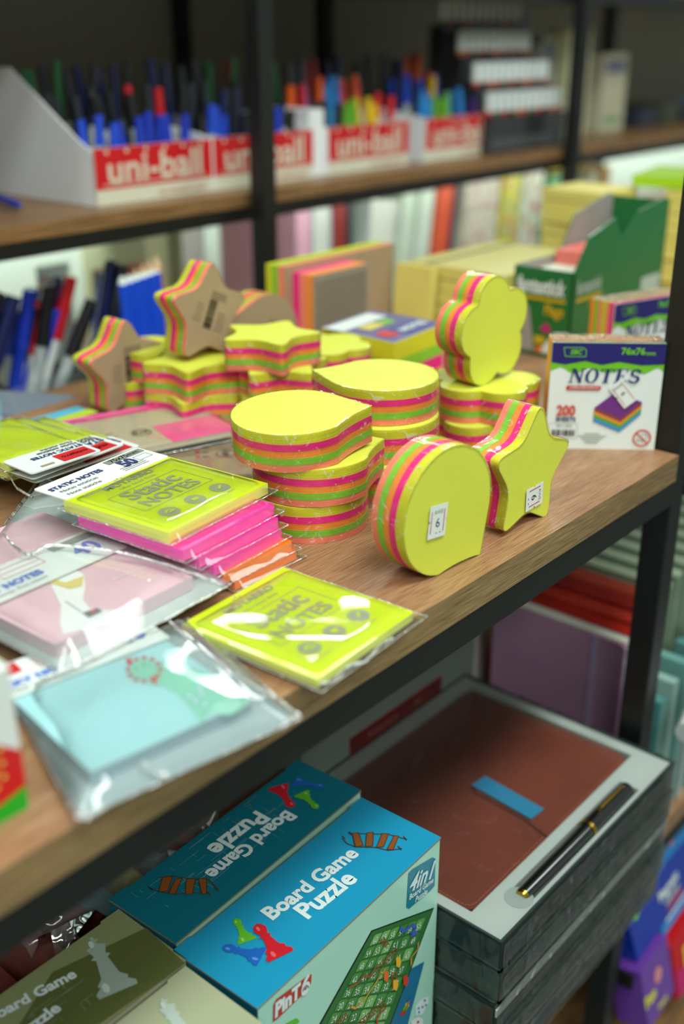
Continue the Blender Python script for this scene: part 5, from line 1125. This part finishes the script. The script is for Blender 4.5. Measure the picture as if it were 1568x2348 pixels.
# white leaning card and red-labelled carton behind the gift boxes
b = MB(); b.quad3([(.715, .470, -.365), (.845, .500, -.365), (.742, .478, -.195), (.64, .465, -.150)], white); b.v += [(v[0]+.002, v[1]+.004, v[2]) for v in b.v]; b.f = [(0, 1, 2, 3), (7, 6, 5, 4), (0, 4, 5, 1), (1, 5, 6, 2), (2, 6, 7, 3), (3, 7, 4, 0)]; b.m = [0]*6
solo(b, 'white_card', 'white card leaning aslant behind the gift boxes', 'card')
o = thing('labelled_carton', 'grey carton with a dark red label strip behind the gift boxes', 'carton', (.60, .46, LZ)); b = MB(); b.box((.48, .448, LZ), (.700, .465, -.185), pmat('grey_carton', '626A64', .5)); sub(b, 'carton_body', o)
b = MB(); b.X = frame((.533, .4475, -.236), (1, 0, 0), (0, 0, 1)); b.prism([(0, 0), (.118, 0), (.118, .016), (0, .016)], 0, .0004, red, pmat('dark_red_label', '4E0C0C', .4), red); b.text('Notebook', .04, .008, .009, pmat('label_cream', '7C4A42', .5), .0006); b.text('A5', .085, .008, .009, MATS['label_cream'], .0006); sub(b, 'label_strip', o)
# packets lying at the left, on the lower shelf
for k in range(12):
    c = ['B8605C', 'C47A70', 'A8504C', 'D08C84', '9A4A48', 'B0685C'][k % 6]; b = MB(); b.X = Matrix.Translation((.05+.031*k, .52+.01*(k % 2), LZ)) @ Matrix.Rotation(.20, 4, 'Y')
    b.box((0, -.06, .002), (.012, .05, .085+.006*(k % 3)), pmat('packet_'+c, c, .3, coat=.5)); solo(b, 'pink_packet', 'dusty red or pink packet standing in the row under the shelf, behind the olive box', 'packet', 'dusty pink packets behind the olive box')
for k, (x, c) in enumerate(((.315, '4AA0B4'), (.335, 'C9B84A'), (.352, 'A9C0C8'))):
    b = MB(); b.X = Matrix.Translation((x, .475, LZ)) @ Matrix.Rotation(.1, 4, 'Y'); b.box((0, -.02, .001), (.010, .06, .11+.006*k), pmat('packet_'+c, c, .3, coat=.5)); solo(b, 'plastic_packet', ['blue packet right of the dusty pink row', 'mustard packet between the blue and silvery ones', 'silvery packet beside the dark teal box'][k], 'packet')
b = MB(); rr = random.Random(4); vs = []
for j in range(7):
    for i in range(12): vs.append((.27+.014*i+rr.uniform(-.003, .003), .455+.008*j+rr.uniform(-.002, .002), -.245+.018*sin(i*.9+j)+rr.uniform(-.004, .004)))
b.add(vs, [(j*12+i, j*12+i+1, (j+1)*12+i+1, (j+1)*12+i) for j in range(6) for i in range(11)], film('loose_bag_film', .18, .8, 60, .3, 60, glossmul=1.8)); solo(b, 'plastic_bag', 'crumpled clear bag bulging over the packets behind the teal box', 'bag', smooth=True)

# ================================================================== NEXT RACK AT THE LOWER RIGHT BORDER
def face_box(name, lab, cat, o0, u, v, w, h, d, mt, art, group=None):
    X = frame(o0, u, v); b = PR(); b.X = X; b.prism([(0, 0), (w, 0), (w, h), (0, h)], -d, 0, mt, mt, mt); art(b, w, h); return solo(b, name, lab, cat, group, bev=.001)
nb_ = pmat('royal_box_print', '10329A', .3, coat=.4); sky = pmat('sky_box_print', '1C86D2', .3, coat=.4); pb = pmat('violet_box_print', '6A3A9E', .3, coat=.4); yb = pmat('yellow_letter_print', 'D8D43A', .4)
def art1(b, w, h):
    b.poly([(0, h*.50), (w*.5, h*.62), (w, h*.55), (w, h), (0, h)], sky, .0003); b.disc(w*.08, h*.52, .006, greeni, .0006, 10); b.poly([(w*.30, h*.70), (w*.42, h*.66), (w*.45, h*.86), (w*.34, h*.88)], pmat('orange_print', 'E2701E', .5), .0006); b.disc(w*.62, h*.80, .007, pmat('pink_blob_print', 'D88A8A', .5), .0006, 9); b.disc(w*.22, h*.6, .004, inkb, .0006, 8)
    b.text('Magnetic', w*.48, h*.33, h*.16, white, .0006, .03); b.text('Learning', w*.50, h*.20, h*.12, offw, .0006, .02); b.text('NUMBERS', w*.52, h*.09, h*.10, pmat('salmon_print', 'C8504C', .5), .0006, .03)
def art2(b, w, h):
    b.text('Fun', w*.18, h*.45, h*.24, yb, .0006, .06); b.disc(w*.52, h*.62, .008, pmat('pink_blob_print', 'D88A8A', .5), .0006, 9); b.text('Foam', w*.55, h*.12, h*.14, yb, .0006, .04)
def art3(b, w, h):
    b.text('PLAY', w*.5, h*.5, h*.5, yb, .0006, .06); b.poly([(0, 0), (w*.3, 0), (w*.2, h*.4), (0, h*.5)], pmat('magenta_print', 'C01868', .5), .0004)
ux = (1, .05, .0); vz = (0, .35, 1)
face_box('toy_box', 'blue boxed set with pale lettering on the rack at the lower right border', 'toy box', (.745, .285, -.500), ux, vz, .17, .078, .03, nb_, art1)
face_box('toy_box', 'violet box with yellow lettering at the lower right, below the blue one', 'toy box', (.735, .262, -.560), ux, (0, .25, 1), .058, .062, .03, pb, art2)
face_box('toy_box', 'red and yellow box at the bottom right corner', 'toy box', (.800, .262, -.575), ux, (0, .25, 1), .11, .058, .03, red, art3)
face_box('toy_box', 'bright blue box between the violet and the red boxes', 'toy box', (.800, .285, -.512), ux, (0, .3, 1), .10, .030, .02, sky, lambda b, w, h: b.rect(w*.1, h*.3, w*.9, h*.5, white, .0004))
face_box('toy_box', 'second violet box seen low between the gift boxes and the post', 'toy box', (.66, .36, -.68), (1, 0, 0), (0, .3, 1), .10, .09, .03, pb, lambda b, w, h: b.rect(w*.1, h*.2, w*.4, h*.3, yb, .0004))
b = MB(); b.box((.62, .26, -.72), (1.05, .47, -.70), shelfwood); b.box((.726, .27, -.62), (.95, .40, -.610), shelfwood); b.box((.726, .28, -.5165), (.728, .40, -.5), steel)
solo(b, 'low_rack', 'low wooden rack carrying the toy boxes at the lower right', 'rack')
b = MB(); b.X = Matrix.Identity(4); b.tube((.722, .262, -.232), (.86, .285, -.205), .0105, .0105, pmat('white_tube_plastic', 'DCE6E4', .25, coat=.5), 20); solo(b, 'white_tube', 'glossy white tube sticking out at the right border beside the gift boxes', 'tube', smooth=True)
for k, (z0, z1, c, lab) in enumerate(((-.42, -.30, 'A5734A', 'tan packet at the right border next to the gift boxes'), (-.40, -.27, '7C5C8C', 'mauve packet behind the tan one at the right border'), (-.46, -.36, '6E8A3C', 'olive packet low at the right border'))):
    b = MB(); b.X = Matrix.Translation((.738+.022*k, .275+.012*k, 0)) @ Matrix.Rotation(.12, 4, 'X'); b.box((0, 0, z0), (.055, .006, z1), pmat('packet_'+c, c, .35, coat=.4, var=.2, nscale=40)); solo(b, 'hanging_packet', lab, 'packet')
